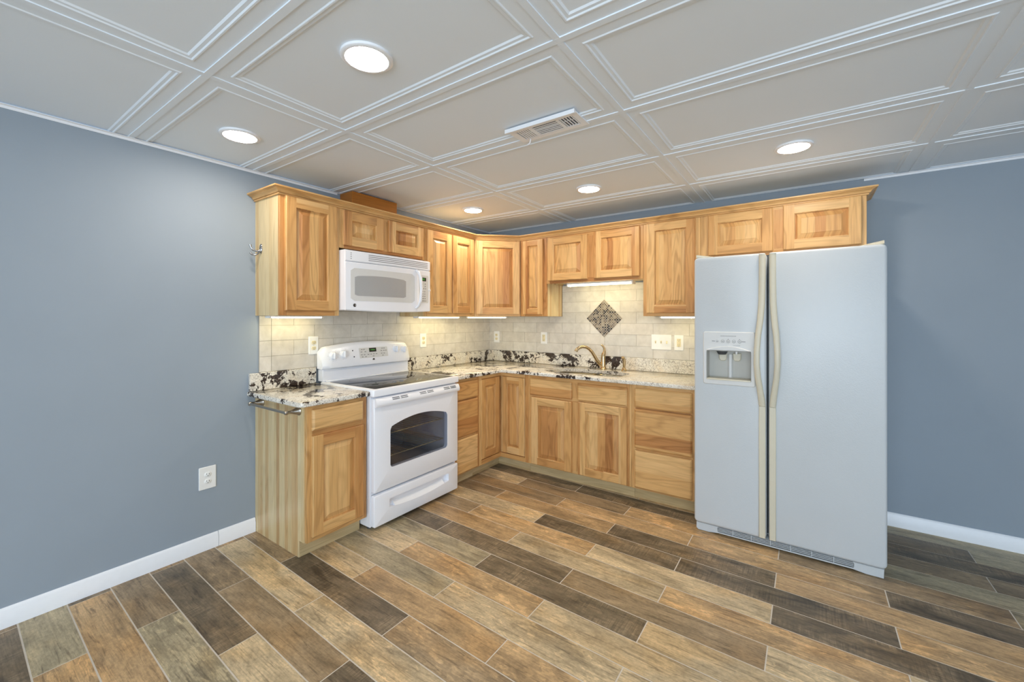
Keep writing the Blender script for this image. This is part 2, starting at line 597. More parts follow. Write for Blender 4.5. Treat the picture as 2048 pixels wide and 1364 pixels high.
def build_floor():
    mb = MB(); bm = mb.bm
    ca = bm.faces.layers.float_color.new('tone'); sa = bm.faces.layers.float.new('seed')
    g = 0.0030
    for r in range(-23, 24):
        y0, y1 = ROW0 + PITCH * r, ROW0 + PITCH * (r + 1)
        i = -1 if r % 2 == 0 else -2
        while J0 + JP * i < RX:
            x0, x1 = max(J0 + JP * i, -0.05), min(J0 + JP * (i + 2), RX + 0.05)
            if x1 - x0 > 0.02:
                k = PL.get((r, i)) or random.choice('DMTOGMTO')
                c = TON[k]; j = random.uniform(0.92, 1.08)
                pts = [(x0 + g, y0 + g), (x1 - g, y0 + g), (x1 - g, y1 - g), (x0 + g, y1 - g)]
                top = [mb.v(x, y + SLOPE * x, 0.0) for x, y in pts]
                bot = [mb.v(x + (0.0006 if n in (1, 2) else -0.0006), y + SLOPE * x, -0.0015) for n, (x, y) in enumerate(pts)]
                fs = [mb.face(top, 0)] + [mb.face([top[a], top[(a + 1) % 4], bot[(a + 1) % 4], bot[a]], 0) for a in range(4)]
                sd = random.random()
                for f in fs:
                    f[ca] = (c[0] * j, c[1] * j, c[2] * j, 1); f[sa] = sd
            i += 2
    mb.face([mb.v(-0.1, RY - 0.1, -0.0012), mb.v(RX + 0.1, RY - 0.1, -0.0012), mb.v(RX + 0.1, 0.1, -0.0012), mb.v(-0.1, 0.1, -0.0012)], 1)
    mb.box(-0.1, RX + 0.1, RY - 0.1, 0.1, -0.08, -0.004, 1)
    return struct(mb.build('floor', [M_FLOOR, M_GROUT]))


build_floor()
GX = [-0.235, 1.0, 2.222, 3.469, 4.70, 5.93]
GY = [0.06, -0.545, -1.198, -1.848, -2.456, -3.063, -3.68, -4.30, -4.92, -5.54, -6.16, -6.78]


def build_ceiling():
    mb = MB()

    def ring(x0, x1, y0, y1, z):
        return [(x0, y0, z), (x1, y0, z), (x1, y1, z), (x0, y1, z)]
    xs = [0.0] + GX[1:] + [RX]
    ys = [0.0] + GY[1:] + [RY]
    for a, b in zip(xs, xs[1:]):
        for c, d in zip(ys, ys[1:]):
            y0, y1 = d, c
            x0, x1 = a, b
            # the full panel may run past the wall: insets are taken from the grid line
            fx0 = GX[0] if a == 0.0 else x0
            fy1 = GY[0] if c == 0.0 else y1
            prof = [(0.0, 0.0), (0.060, 0.0), (0.064, -0.003), (0.069, -0.003), (0.073, 0.0008), (0.084, 0.0008), (0.090, 0.0055)]
            rs = []
            for k, (i, z) in enumerate(prof):
                rs.append(ring(max(fx0 + i, x0 + 0.0002 * k), min(x1 - i, x1), max(y0 + i, y0), min(fy1 - i, y1 - 0.0002 * k), H + z))
            if (x1 - x0) < 0.25 or (y1 - y0) < 0.25:
                rs = rs[:1]
                mb.face([mb.v(*p) for p in rs[0]])
                continue
            mb.loft(rs, 0, False, True)
    for x in GX[1:]:
        mb.box(x - 0.0125, x + 0.0125, RY, 0.0, H - 0.004, H + 0.002)
    for y in GY[1:]:
        mb.box(0.0, RX, y - 0.0125, y + 0.0125, H - 0.0042, H + 0.002)
    mb.box(-0.1, RX + 0.1, RY - 0.1, 0.1, H + 0.02, H + 0.1)
    return struct(mb.build('ceiling', M_CEIL, smooth=15))


build_ceiling()
struct(MB().box(-0.1, 0.0, RY - 0.1, 0.1, -0.05, H + 0.1).build('wall_left', M_WALL))
struct(MB().box(0.0, RX, 0.0, 0.1, -0.05, H + 0.1).build('wall_back', M_WALL))
WX0, WX1, WZ0, WZ1 = 1.7, 5.7, 0.12, 2.15  # unseen rear opening, placed so its fill balances the walls
mb = MB(Frame((0, RY, 0), (1, 0, 0), (0, -1, 0)))
mb.slab([(0, -0.05), (RX, -0.05), (RX, H + 0.1), (0, H + 0.1)], [[(WX0, WZ0), (WX1, WZ0), (WX1, WZ1), (WX0, WZ1)]], [(0, 0), (0, 0.1)])
struct(mb.build('wall_rear', M_WALL))
SY0, SY1, SZ0, SZ1 = -5.5, -3.3, 0.5, 2.1  # unseen side opening, added to hold its fill lamp
mb = MB(Frame((RX, 0, 0), (0, 1, 0), (1, 0, 0)))
mb.slab([(RY - 0.1, -0.05), (0.1, -0.05), (0.1, H + 0.1), (RY - 0.1, H + 0.1)], [[(SY0, SZ0), (SY1, SZ0), (SY1, SZ1), (SY0, SZ1)]], [(0, 0), (0, 0.1)])
struct(mb.build('wall_right', M_WALL))


def window(n, F, a0, a1, z0, z1):  # frames for the unseen openings added with the fill lamps
    mb = MB(F)
    for u0, u1, b0, b1 in ((a0, a1, z0, z0 + 0.05), (a0, a1, z1 - 0.05, z1), (a0, a0 + 0.05, z0 + 0.05, z1 - 0.05), (a1 - 0.05, a1, z0 + 0.05, z1 - 0.05), ((a0 + a1) / 2 - 0.04, (a0 + a1) / 2 + 0.04, z0 + 0.05, z1 - 0.05)):
        mb.box(u0, u1, 0.04, 0.09, b0, b1, 0)
    return struct(mb.build('window_%d' % n, M_TRIM))


window(1, Frame((0, RY, 0), (1, 0, 0), (0, -1, 0)), WX0, WX1, WZ0, WZ1)
window(2, Frame((RX, 0, 0), (0, 1, 0), (1, 0, 0)), SY0, SY1, SZ0, SZ1)


def baseboard(name, F, a0, a1, joint=None):
    prof = [(0.0, 0.0), (0.014, 0.0), (0.014, 0.062), (0.011, 0.068), (0.011, 0.076), (0.007, 0.084), (0.004, 0.088), (0.0, 0.088)]
    mb = MB(F)
    cuts = [a0, a1] if joint is None else [a0, joint - 0.0012, joint + 0.0012, a1]
    for s0, s1 in zip(cuts[0::2], cuts[1::2]):
        mb.loft([[(s0, d, z) for d, z in prof], [(s1, d, z) for d, z in prof]])
    return struct(mb.build(name, M_TRIM))


baseboard('baseboard_left', FL, 2.452, -RY, 2.66)
baseboard('baseboard_back', FB, 3.20, RX)
# wall angle that carries the ceiling panels
mb = MB(FL); mb.box(0.0, -RY, 0.0, 0.022, H - 0.006, H - 0.004); mb.box(1.87, -RY, 0.0, 0.002, H - 0.018, H - 0.004)
struct(mb.build('trim_1', M_TRIM))
mb = MB(FB); mb.box(3.235, RX, 0.0, 0.022, H - 0.006, H - 0.004); mb.box(3.235, RX, 0.0, 0.003, H - 0.018, H - 0.004)
struct(mb.build('trim_2', M_TRIM))

# ------------------------------------------------------------------ ceiling lights and register
for (x, y), lab in zip([(1.600, -2.767), (0.495, -2.739), (2.857, -0.903), (1.602, -0.860), (0.506, -0.881)],
                       ['largest recessed ceiling light, nearest the viewer, in front of the air register',
                        'recessed ceiling light nearest the left blue wall, before the end cabinet',
                        'recessed ceiling light above and in front of the white refrigerator',
                        'recessed ceiling light in the ceiling before the sink cabinet, midway along the back',
                        'recessed ceiling light deepest in the room corner, near the corner cabinet']):
    t = thing('recessed_light', (x, y, H), lab, 'ceiling light', 'round recessed lights in the panel ceiling')
    mb = MB(); mb.lathe((x, y, H), 'z', [(0.092, 0.006), (0.092, -0.003), (0.086, -0.007), (0.076, -0.006), (0.073, -0.001), (0.073, 0.005)], 40)
    mb.build('trim_ring', M_TRIM, t)
    mb = MB(); mb.lathe((x, y, H), 'z', [(0.0725, -0.0005), (0.0725, -0.004), (0.06, -0.006), (0.01, -0.0065)], 40)
    mb.build('lens', M_LAMP, t)

t = thing('air_register', (1.86, -1.915, H), 'white metal air register with three louvre sections set in a ceiling panel', 'vent')
x0, x1, y0, y1 = 1.672, 2.052, -1.998, -1.832
mb = MB()
z = H - 0.006
sx = [x0 + 0.035, x0 + 0.112, x0 + 0.128, x1 - 0.118, x1 - 0.102, x1 - 0.03]
holes = [[(sx[0], y0 + 0.04), (sx[1], y0 + 0.04), (sx[1], y1 - 0.03), (sx[0], y1 - 0.03)],
         [(sx[2], y0 + 0.04), (sx[3], y0 + 0.04), (sx[3], y1 - 0.03), (sx[2], y1 - 0.03)],
         [(sx[4], y0 + 0.04), (sx[5], y0 + 0.04), (sx[5], y1 - 0.03), (sx[4], y1 - 0.03)]]
mb.slab([(x0, y0), (x1, y0), (x1, y1), (x0, y1)], holes, [(0, H - 0.001), (0, H - 0.008)], plane='ud')
mb.box(x0 - 0.004, x1 + 0.004, y0 - 0.006, y0 + 0.004, H - 0.020, H - 0.001)
mb.build('face_plate', M_TRIM, t)
MB().box(sx[0], sx[5], y0 + 0.04, y1 - 0.03, H - 0.0022, H - 0.0012).build('duct_shade_sheet', M_BLACK, t)  # black backing sheet paints in the shade behind the louvres
for k in range(6):
    xx = sx[0] + 0.008 + k * 0.0125
    MB().box(xx, xx + 0.0085, y0 + 0.04, y1 - 0.03, H - 0.0085, H - 0.007).build('louvre', M_TRIM, t)
for k in range(6):
    yy = y0 + 0.048 + k * 0.0155
    MB().box(sx[2], sx[3], yy, yy + 0.0075, H - 0.0085, H - 0.0068).build('louvre', M_TRIM, t)
for k in range(5):
    xx = sx[4] + 0.006 + k * 0.0145
    MB().box(xx, xx + 0.005, y0 + 0.04, y1 - 0.03, H - 0.0085, H - 0.004).build('louvre', M_TRIM, t)
MB().tube([(sx[0] + 0.02, y1 - 0.02, H - 0.008), (sx[0] + 0.012, y1 - 0.015, H - 0.024), (sx[0] - 0.004, y1 - 0.012, H - 0.03)], 0.003, 8).build('damper_lever', M_TRIM, t)

# ------------------------------------------------------------------ cabinets
DT = 0.021   # door thickness


def door(F, ua, ub, za, zb, d, parent, hidden=False):
    sw = min(0.062, (ub - ua) * 0.24)
    mb = MB(F)
    c = 0.004

    def bar(u0, u1, z0, z1, mat):
        mb.rectloft([(u0, u1, z0, z1, d), (u0, u1, z0, z1, d + DT - c), (u0 + (c if u0 == ua else 0), u1 - (c if u1 == ub else 0), z0 + (c if z0 == za else 0), z1 - (c if z1 == zb else 0), d + DT)], mat)
    bar(ua, ua + sw, za, zb, 0); bar(ub - sw, ub, za, zb, 0)
    for z0, z1 in ((za, za + sw), (zb - sw, zb)):
        mb.rectloft([(ua + sw, ub - sw, z0, z1, d), (ua + sw, ub - sw, z0, z1, d + DT - c),
                     (ua + sw, ub - sw, z0 + (c if z0 == za else 0.0), z1 - (c if z1 == zb else 0.0), d + DT)], 1)
    # moulded inner edge
    a, b, e, f = ua + sw, ub - sw, za + sw, zb - sw
    mb.rectloft([(a - 0.001, b + 0.001, e - 0.001, f + 0.001, d + DT - 0.0005), (a + 0.0035, b - 0.0035, e + 0.0035, f - 0.0035, d + DT - 0.004), (a + 0.005, b - 0.005, e + 0.005, f - 0.005, d + DT - 0.0155)], 0, False, False)
    o = mb.build('door', [M_WV, M_WH], parent, smooth=25)
    mb = MB(F)
    k = min(0.036, (b - a) * 0.2)
    mb.rectloft([(a, b, e, f, d + 0.004), (a, b, e, f, d + DT - 0.0155), (a + 0.008, b - 0.008, e + 0.008, f - 0.008, d + DT - 0.0155), (a + k, b - k, e + k, f - k, d + DT - 0.004), (a + k + 0.002, b - k - 0.002, e + k + 0.002, f - k - 0.002, d + DT - 0.002)])
    p = mb.build('raised_panel', M_WV, parent, smooth=20)
    p.parent = o
    return o


def drawer(F, ua, ub, za, zb, d, parent, name='drawer'):
    mb = MB(F)
    mb.rectloft([(ua, ub, za, zb, d), (ua, ub, za, zb, d + DT - 0.009), (ua + 0.004, ub - 0.004, za + 0.004, zb - 0.004, d + DT - 0.005), (ua + 0.011, ub - 0.011, za + 0.011, zb - 0.011, d + DT)])
    return mb.build(name, M_WH, parent, smooth=20)


def frame_face(F, u0, u1, z0, z1, d, parent, mids=(), rails=(), sw=0.034, sw1=None):
    """face frame: stiles at both ends, centre stiles at mids, rails at (za,zb)"""
    mb = MB(F)
    t = 0.019
    sw1 = sw1 or sw
    mb.box(u0, u0 + sw, d - t, d, z0, z1, 0, 0.0012)
    mb.box(u1 - sw1, u1, d - t, d, z0, z1, 0, 0.0012)
    for m0, m1 in mids:
        mb.box(m0, m1, d - t, d - 0.0006, z0 + 0.002, z1 - 0.002, 0)
    for r0, r1 in rails:
        mb.box(u0 + sw, u1 - sw1, d - t, d - 0.0003, r0, r1, 1)
    return mb.build('face_frame', [M_WV, M_WH], parent)


def carcass(F, u0, u1, z0, z1, d, parent, mat=None, top=True, d0=0.002):
    mb = MB(F)
    t = 0.012
    dd = d - 0.0195
    mb.box(u0, u0 + t, d0, dd, z0, z1, 0); mb.box(u1 - t, u1, d0, dd, z0, z1, 0)
    mb.box(u0 + t, u1 - t, d0, dd, z0 + 0.012, z0 + 0.026, 0)
    mb.box(u0 + t, u1 - t, d0, d0 + 0.006, z0 + 0.026, z1, 0)
    if top:
        mb.box(u0 + t, u1 - t, d0 + 0.006, dd, z1 - 0.014, z1, 0)
    return mb.build('carcass', mat or M_LV, parent)


UZ0, UZ1 = 1.388, 2.145


def upper(F, u0, u1, z0, doors, label, rail_top=2.105, z1=UZ1):
    c = F.p((u0 + u1) / 2, UD / 2, z0)
    t = thing('upper_cabinet', c, label, 'cabinet', 'hickory wall cabinets')
    g = 0.0006
    u0 += g; u1 -= g
    carcass(F, u0, u1, z0, z1, UD, t)
    lo, hi = min(q[0] for q in doors), max(q[1] for q in doors)
    doors = sorted(doors)
    mids = [(doors[0][1] - 0.012, doors[1][0] + 0.012)] if len(doors) == 2 else []
    frame_face(F, u0, u1, z0, z1, UD, t, mids, [(z0, doors[0][2] + 0.014), (doors[0][3] - 0.014, z1)], sw=lo - u0 + 0.012, sw1=u1 - hi + 0.012)
    for ua, ub, za, zb in doors:
        door(F, ua, ub, za, zb, UD + 0.0005, t)
    return t


upper(FL, 2.055, 2.450, UZ0, [(2.083, 2.420, 1.420, 2.119)], 'tall end wall cabinet left of the white microwave, metal hook on its side')
upper(FL, 1.275, 2.055, 1.853, [(1.702, 2.030, 1.874, 2.112), (1.300, 1.650, 1.874, 2.112)], 'short two-door wall cabinet directly above the white microwave')
upper(FL, DG, 1.275, UZ0, [(0.962, 1.257, 1.414, 2.113), (0.664, 0.954, 1.414, 2.113)], 'tall wall cabinet with two narrow doors right of the microwave')
# diagonal corner cabinet
t = thing('upper_cabinet', (0.3, -0.3, UZ0), 'diagonal corner wall cabinet with one wide door where the walls meet', 'cabinet', 'hickory wall cabinets')
mb = MB()
q = 0.0006
s = 0.0195 / math.sqrt(2)
pent = [(0.002, -0.002), (DG - q, -0.002), (DG - q, -UD + 0.02), (DG - q - s * 2, -UD + 0.02), (UD - 0.02, -DG + q + s * 2), (UD - 0.02, -DG + q), (0.002, -DG + q)]
mb.slab(pent, [], [(0, UZ0 + 0.01), (0, UZ1)], plane='ud')
mb.build('carcass', M_LV, t)
frame_face(FD, 0.002, DGW - 0.002, UZ0, UZ1, 0.0, t, [], [(UZ0, 1.426), (2.09, UZ1)], sw=0.03)
door(FD, 0.012, DGW - 0.014, 1.408, 2.112, 0.0005, t)
upper(FB, DG, 0.923, UZ0, [(0.668, 0.888, 1.406, 2.116)], 'narrow one-door wall cabinet between the corner cabinet and the sink cabinet')
upper(FB, 0.923, 1.829, 1.692, [(0.945, 1.343, 1.716, 2.110), (1.406, 1.803, 1.716, 2.122)], 'short two-door wall cabinet above the sink and mosaic diamond')
upper(FB, 1.829, 2.261, UZ0, [(1.860, 2.226, 1.412, 2.128)], 'tall one-door wall cabinet left of the refrigerator top')
upper(FB, 2.261, 3.223, 1.812, [(2.318, 2.726, 1.834, 2.131), (2.786, 3.197, 1.834, 2.136)], 'short two-door wall cabinet above the white refrigerator', z1=2.155)


# crown moulding swept along the cabinet tops
def crown():
    path = [(0.004, -2.4505), (UD, -2.4505), (UD, -DG), (DG, -UD), (3.2235, -UD), (3.2235, -0.004)]
    zs = [0.0, 0.0, 0.0, 0.002, 0.018, 0.018]
    prof = [(0.0006, 2.121), (0.008, 2.121), (0.010, 2.124), (0.010, 2.128), (0.0065, 2.1285), (0.0065, 2.131), (0.014, 2.131), (0.017, 2.1335), (0.0185, 2.1375), (0.022, 2.1425), (0.028, 2.1475), (0.037, 2.1508), (0.037, 2.1535), (0.043, 2.1535), (0.050, 2.157), (0.050, 2.165), (0.0006, 2.165)]
    n = len(path); nm = []
    for i in range(n):
        def nrm(a, b):
            d = (Vector(b) - Vector(a)).normalized()
            return Vector((d.y, -d.x))
        if i == 0:
            v = nrm(path[0], path[1])
        elif i == n - 1:
            v = nrm(path[-2], path[-1])
        else:
            a, b = nrm(path[i - 1], path[i]), nrm(path[i], path[i + 1])
            m = (a + b).normalized(); v = m / m.dot(a)
        nm.append(v)
    mb = MB()
    mb.loft([[(path[i][0] + nm[i].x * p, path[i][1] + nm[i].y * p, z + zs[i]) for p, z in prof] for i in range(n)])
    o = mb.build('crown_molding', M_WH, None, smooth=20)
    tag(o, 'continuous hickory crown molding along the tops of the wall cabinets', 'molding')


crown()

BD = 0.606   # face frame plane of base cabinets
BZ0, BZ1 = 0.097, 0.874


def kick(F, u0, u1, parent):
    return MB(F).box(u0, u1, 0.520, 0.533, 0.0, BZ0 + 0.012).build('toe_kick', M_KH, parent)


def base(F, u0, u1, label, doors=(), drawers=(), mids=(), rails=(), lsw=0.034, end_panel=False):
    t = thing('base_cabinet', F.p((u0 + u1) / 2, 0.3, 0), label, 'cabinet', 'hickory base cabinets')
    u0 += 0.0006; u1 -= 0.0006
    carcass(F, u0, u1, BZ0, BZ1, BD, t, top=False)
    al = list(doors) + list(drawers)
    frame_face(F, u0, u1, BZ0, BZ1, BD, t, mids, rails, sw=max(lsw, min(q[0] for q in al) - u0 + 0.008), sw1=max(0.03, u1 - max(q[1] for q in al) + 0.008))
    if end_panel:
        mb = MB(F)
        mb.slab([(0.002, 0.0), (0.5335, 0.0), (0.5335, BZ0), (BD - 0.0195, BZ0), (BD - 0.0195, BZ1), (0.002, BZ1)], [], [(0, u1 + 0.0002), (0, u1 + 0.006)], plane='dz')
        mb.build('end_panel', M_LV, t)
    kick(F, u0, u1 - 0.0005, t)
    for a in doors:
        door(F, *a, BD + 0.0005, t)
    for a in drawers:
        drawer(F, *a, BD + 0.0005, t)
    return t


base(FL, 2.050, 2.444, 'end base cabinet with one drawer and one door, left of the white range', [(2.083, 2.417, 0.126, 0.700)], [(2.083, 2.417, 0.731, 0.850)], [], [(BZ0, 0.14), (0.69, 0.745), (0.842, BZ1)], end_panel=True)
DZ = [(0.706, 0.849), (0.403, 0.697), (0.108, 0.387)]
base(FL, 0.920, 1.238, 'narrow base cabinet of three drawers right of the range', [], [(0.952, 1.214, a, b) for a, b in DZ], [], [(BZ0, 0.12), (0.38, 0.41), (0.69, 0.715), (0.842, BZ1)])
# L-shaped corner cabinet with a folding pair of doors
t = thing('base_cabinet', (0.3, -0.3, 0), 'inside-corner base cabinet with two narrow hinged doors meeting at the corner', 'cabinet', 'hickory base cabinets')
e = 0.0195
cx1, cy1 = 0.885 - 0.0006, -(0.920 - 0.0006)
mb = MB()
mb.slab([(0.002, -0.002), (cx1, -0.002), (cx1, -BD + e), (BD - e, -BD + e), (BD - e, cy1), (0.002, cy1)], [], [(0, BZ0 + 0.012), (0, BZ1 - 0.002)], plane='ud')
mb.build('carcass', M_WV, t)
mb = MB(FL)
mb.box(0.885, 0.9194, BD - 0.019, BD, BZ0, BZ1, 0, 0.001)
mb.box(BD - 0.0, 0.885, BD - 0.019, BD, BZ0, 0.136, 1); mb.box(BD - 0.0, 0.885, BD - 0.019, BD, 0.842, BZ1, 1)
mb.F = FB
mb.box(0.874, cx1, BD - 0.019, BD, BZ0, BZ1, 0, 0.001)
mb.box(BD - 0.019, 0.874, BD - 0.019, BD, BZ0, 0.136, 1); mb.box(BD - 0.019, 0.874, BD - 0.019, BD, 0.842, BZ1, 1)
mb.build('face_frame', [M_WV, M_WH], t)
door(FL, 0.624, 0.893, 0.142, 0.838, BD - 0.019, t)
door(FB, 0.618, 0.869, 0.142, 0.838, BD - 0.019, t)
mb = MB()
mb.slab([(0.520, -0.520), (cx1, -0.520), (cx1, -0.533), (0.533, -0.533), (0.533, cy1), (0.520, cy1)], [], [(0, 0.0), (0, BZ0 + 0.010)], plane='ud')
mb.build('toe_kick', M_KH, t)
base(FB, 0.885, 1.835, 'wide sink base cabinet with two doors below two false drawer fronts', [(0.950, 1.338, 0.106, 0.685), (1.398, 1.803, 0.106, 0.692)],
     [(0.934, 1.338, 0.704, 0.845), (1.393, 1.803, 0.704, 0.845)], [(1.325, 1.408)], [(BZ0, 0.12), (0.68, 0.715), (0.838, BZ1)], lsw=0.058)
base(FB, 1.835, 2.285, 'base cabinet of three wide drawers beside the refrigerator', [], [(1.861, 2.266, a, b) for a, b in DZ], [], [(BZ0, 0.12), (0.38, 0.41), (0.69, 0.715), (0.842, BZ1)])

# ------------------------------------------------------------------ stone tops and splashes
CT0, CT1, CF = 0.8755, 0.905, 0.638


def top_prof():
    return [(0.004, CT0), (0.0, CT0 + 0.004), (0.0, CT1 - 0.007), (0.002, CT1 - 0.003), (0.006, CT1)]


sc = 0.02
# L-shaped slab with the sink opening
hole = []
cxs, hw = 1.375, 0.335
for k in range(40):
    a = 2 * math.pi * k / 40
    ca, sa = math.cos(a), math.sin(a)
    ex = 3.4
    hole.append((cxs + hw * math.copysign(abs(ca) ** (2 / ex), ca), -0.362 + 0.168 * math.copysign(abs(sa) ** (2 / ex), sa)))
poly = [(0.002, -0.002), (2.292, -0.002), (2.292, -CF)]
r = 0.012
poly += [(CF + r, -CF), (CF + r * 0.3, -CF - r * 0.3), (CF, -CF - r), (CF, -1.236), (0.002, -1.236)]
mb = MB(); mb.slab(poly, [hole], top_prof(), plane='ud')
tag(mb.build('countertop', M_GRAN), 'L-shaped speckled granite countertop around the corner with the sink cut into it', 'countertop')
mb = MB()
poly = [(0.002, -2.048), (0.002, -2.498)]
for k in range(7):
    a = R(-90 + 90 * k / 6)
    poly.append((CF - 0.035 + 0.035 * math.cos(a), -2.463 + 0.035 * math.sin(a)))
poly += [(CF, -2.048)]
mb.slab(poly, [], top_prof(), plane='ud')
tag(mb.build('countertop', M_GRAN), 'short granite countertop with rounded corner left of the range', 'countertop')
for nm, F, a0, a1, lab in (('granite_upstand', FL, 2.048, 2.490, 'short granite upstand against the left wall, left of the range'),
                           ('granite_upstand', FL, 0.0225, 1.236, 'granite upstand between the range and the room corner'),
                           ('granite_upstand', FB, 0.0022, 2.300, 'long granite upstand along the back wall behind the faucet')):
    mb = MB(F); mb.box(a0, a1, 0.0015, 0.021, CT1 + 0.0006, 1.018, 0, 0.002)
    tag(mb.build(nm, M_GRAN), lab, 'backsplash')

# ------------------------------------------------------------------ tiled splash
TZ, TH, TW = 1.0185, 0.1018, 0.2975


def tiles(F, a0, a1, ztop, start, skip=None, edge=None, lab='', name='tile_backsplash', sub=None):
    mb = MB(F)
    ca = mb.bm.faces.layers.float_color.new('tone')
    g = 0.0012
    row = 0; z = TZ

    def put(u0, u1, z0, z1):
        n0 = len(mb.bm.faces)
        mb.box(u0 + g, u1 - g, 0.0012, 0.0075, z0 + g, z1 - g)
        v = random.uniform(0.95, 1.03); w = random.uniform(-0.012, 0.012)
        mb.bm.faces.ensure_lookup_table()
        for f in mb.bm.faces[n0:]:
            f[ca] = (v + w, v, v - w, 1)
    while z < ztop(0.5 * (a0 + a1)) - 0.005 or z < 1.38:
        z1 = z + TH
        u = start + (TW / 2 if row % 2 else 0) - TW * 10
        while u < a1:
            b0, b1 = max(u, a0), min(u + TW, a1)
            if b1 - b0 > 0.006:
                # tiles stop under the cabinets: split at changes of the top height
                cuts = [b0] + [c for c in (sub or []) if b0 + 0.004 < c < b1 - 0.004] + [b1]
                for c0, c1 in zip(cuts, cuts[1:]):
                    zt = ztop(0.5 * (c0 + c1))
                    if z < zt - 0.004:
                        put(c0 if c0 == b0 else c0 - g, c1 if c1 == b1 else c1 + g, z, min(z1, zt))
            u += TW
        row += 1; z = z1
        if row > 12:
            break
    n0 = len(mb.bm.faces)
    cs = [a0] + list(sub or []) + [a1]
    for c0, c1 in zip(cs, cs[1:]):
        mb.box(c0, c1, 0.0003, 0.0052, TZ, ztop(0.5 * (c0 + c1)), 1)
    if edge:
        for k in range(4):
            z0 = TZ + k * TH
            if z0 < 1.384:
                put(edge[0], edge[1], z0, min(z0 + TH, UZ0 - 0.0008))
        mb.box(edge[0] - 0.001, edge[1] + 0.001, 0.0003, 0.0052, TZ, UZ0 - 0.001, 1)
    o = mb.build(name, [M_TILE, M_TGROUT])
    return tag(o, lab, 'backsplash')


tiles(FL, 0.0085, 2.352, lambda u: 1.44 if 1.278 < u < 2.052 else UZ0 - 0.0008, 2.352 - TW * 12, edge=(2.352, 2.428), sub=[1.278, 2.052], lab='cream brick-laid tile backsplash on the left wall behind the range')
tb = tiles(FB, 0.0005, 2.40, lambda u: 1.691 if 0.926 < u < 1.826 else UZ0 - 0.0008, 0.925, sub=[0.926, 1.826], lab='cream brick-laid tile backsplash on the back wall with mosaic diamond above the sink')
# mosaic diamond
mb = MB(FB)
ca = mb.bm.faces.layers.float_color.new('tone')
mcx, mcz, half = 1.366, 1.368, 0.177
bd = half + 0.007
mb.loft([[(mcx + a * bd, d, mcz + b * bd) for a, b in ((1, 0), (0, 1), (-1, 0), (0, -1))] for d in (0.006, 0.0088)])
for f in mb.bm.faces:
    f[ca] = lin(214, 206, 194)
NM = 15
st = half * math.sqrt(2) / NM
e1, e2 = Vector((1, 1)).normalized(), Vector((-1, 1)).normalized()
cols = [lin(48, 44, 44), lin(70, 62, 58), lin(118, 104, 88), lin(134, 124, 110), lin(150, 138, 122), lin(122, 112, 104), lin(160, 150, 134)]
rm = random.Random(11)
for i in range(NM):
    for j in range(NM):
        c = Vector((mcx, mcz - half)) + e1 * (st * (i + 0.5)) + e2 * (st * (j + 0.5))
        h = st * 0.43
        pts = [c + e1 * h + e2 * h, c - e1 * h + e2 * h, c - e1 * h - e2 * h, c + e1 * h - e2 * h]
        n0 = len(mb.bm.faces)
        mb.loft([[(p.x, 0.008, p.y) for p in pts], [(p.x, 0.0102, p.y) for p in pts]])
        mb.bm.faces.ensure_lookup_table()
        k = rm.random()
        cc = cols[0] if k < 0.17 else cols[1] if k < 0.24 else rm.choice(cols[2:])
        for f in mb.bm.faces[n0:]:
            f[ca] = cc
o = mb.build('mosaic_diamond', M_MOS, tb)
o['label'] = 'diamond of small brown and grey mosaic tiles'


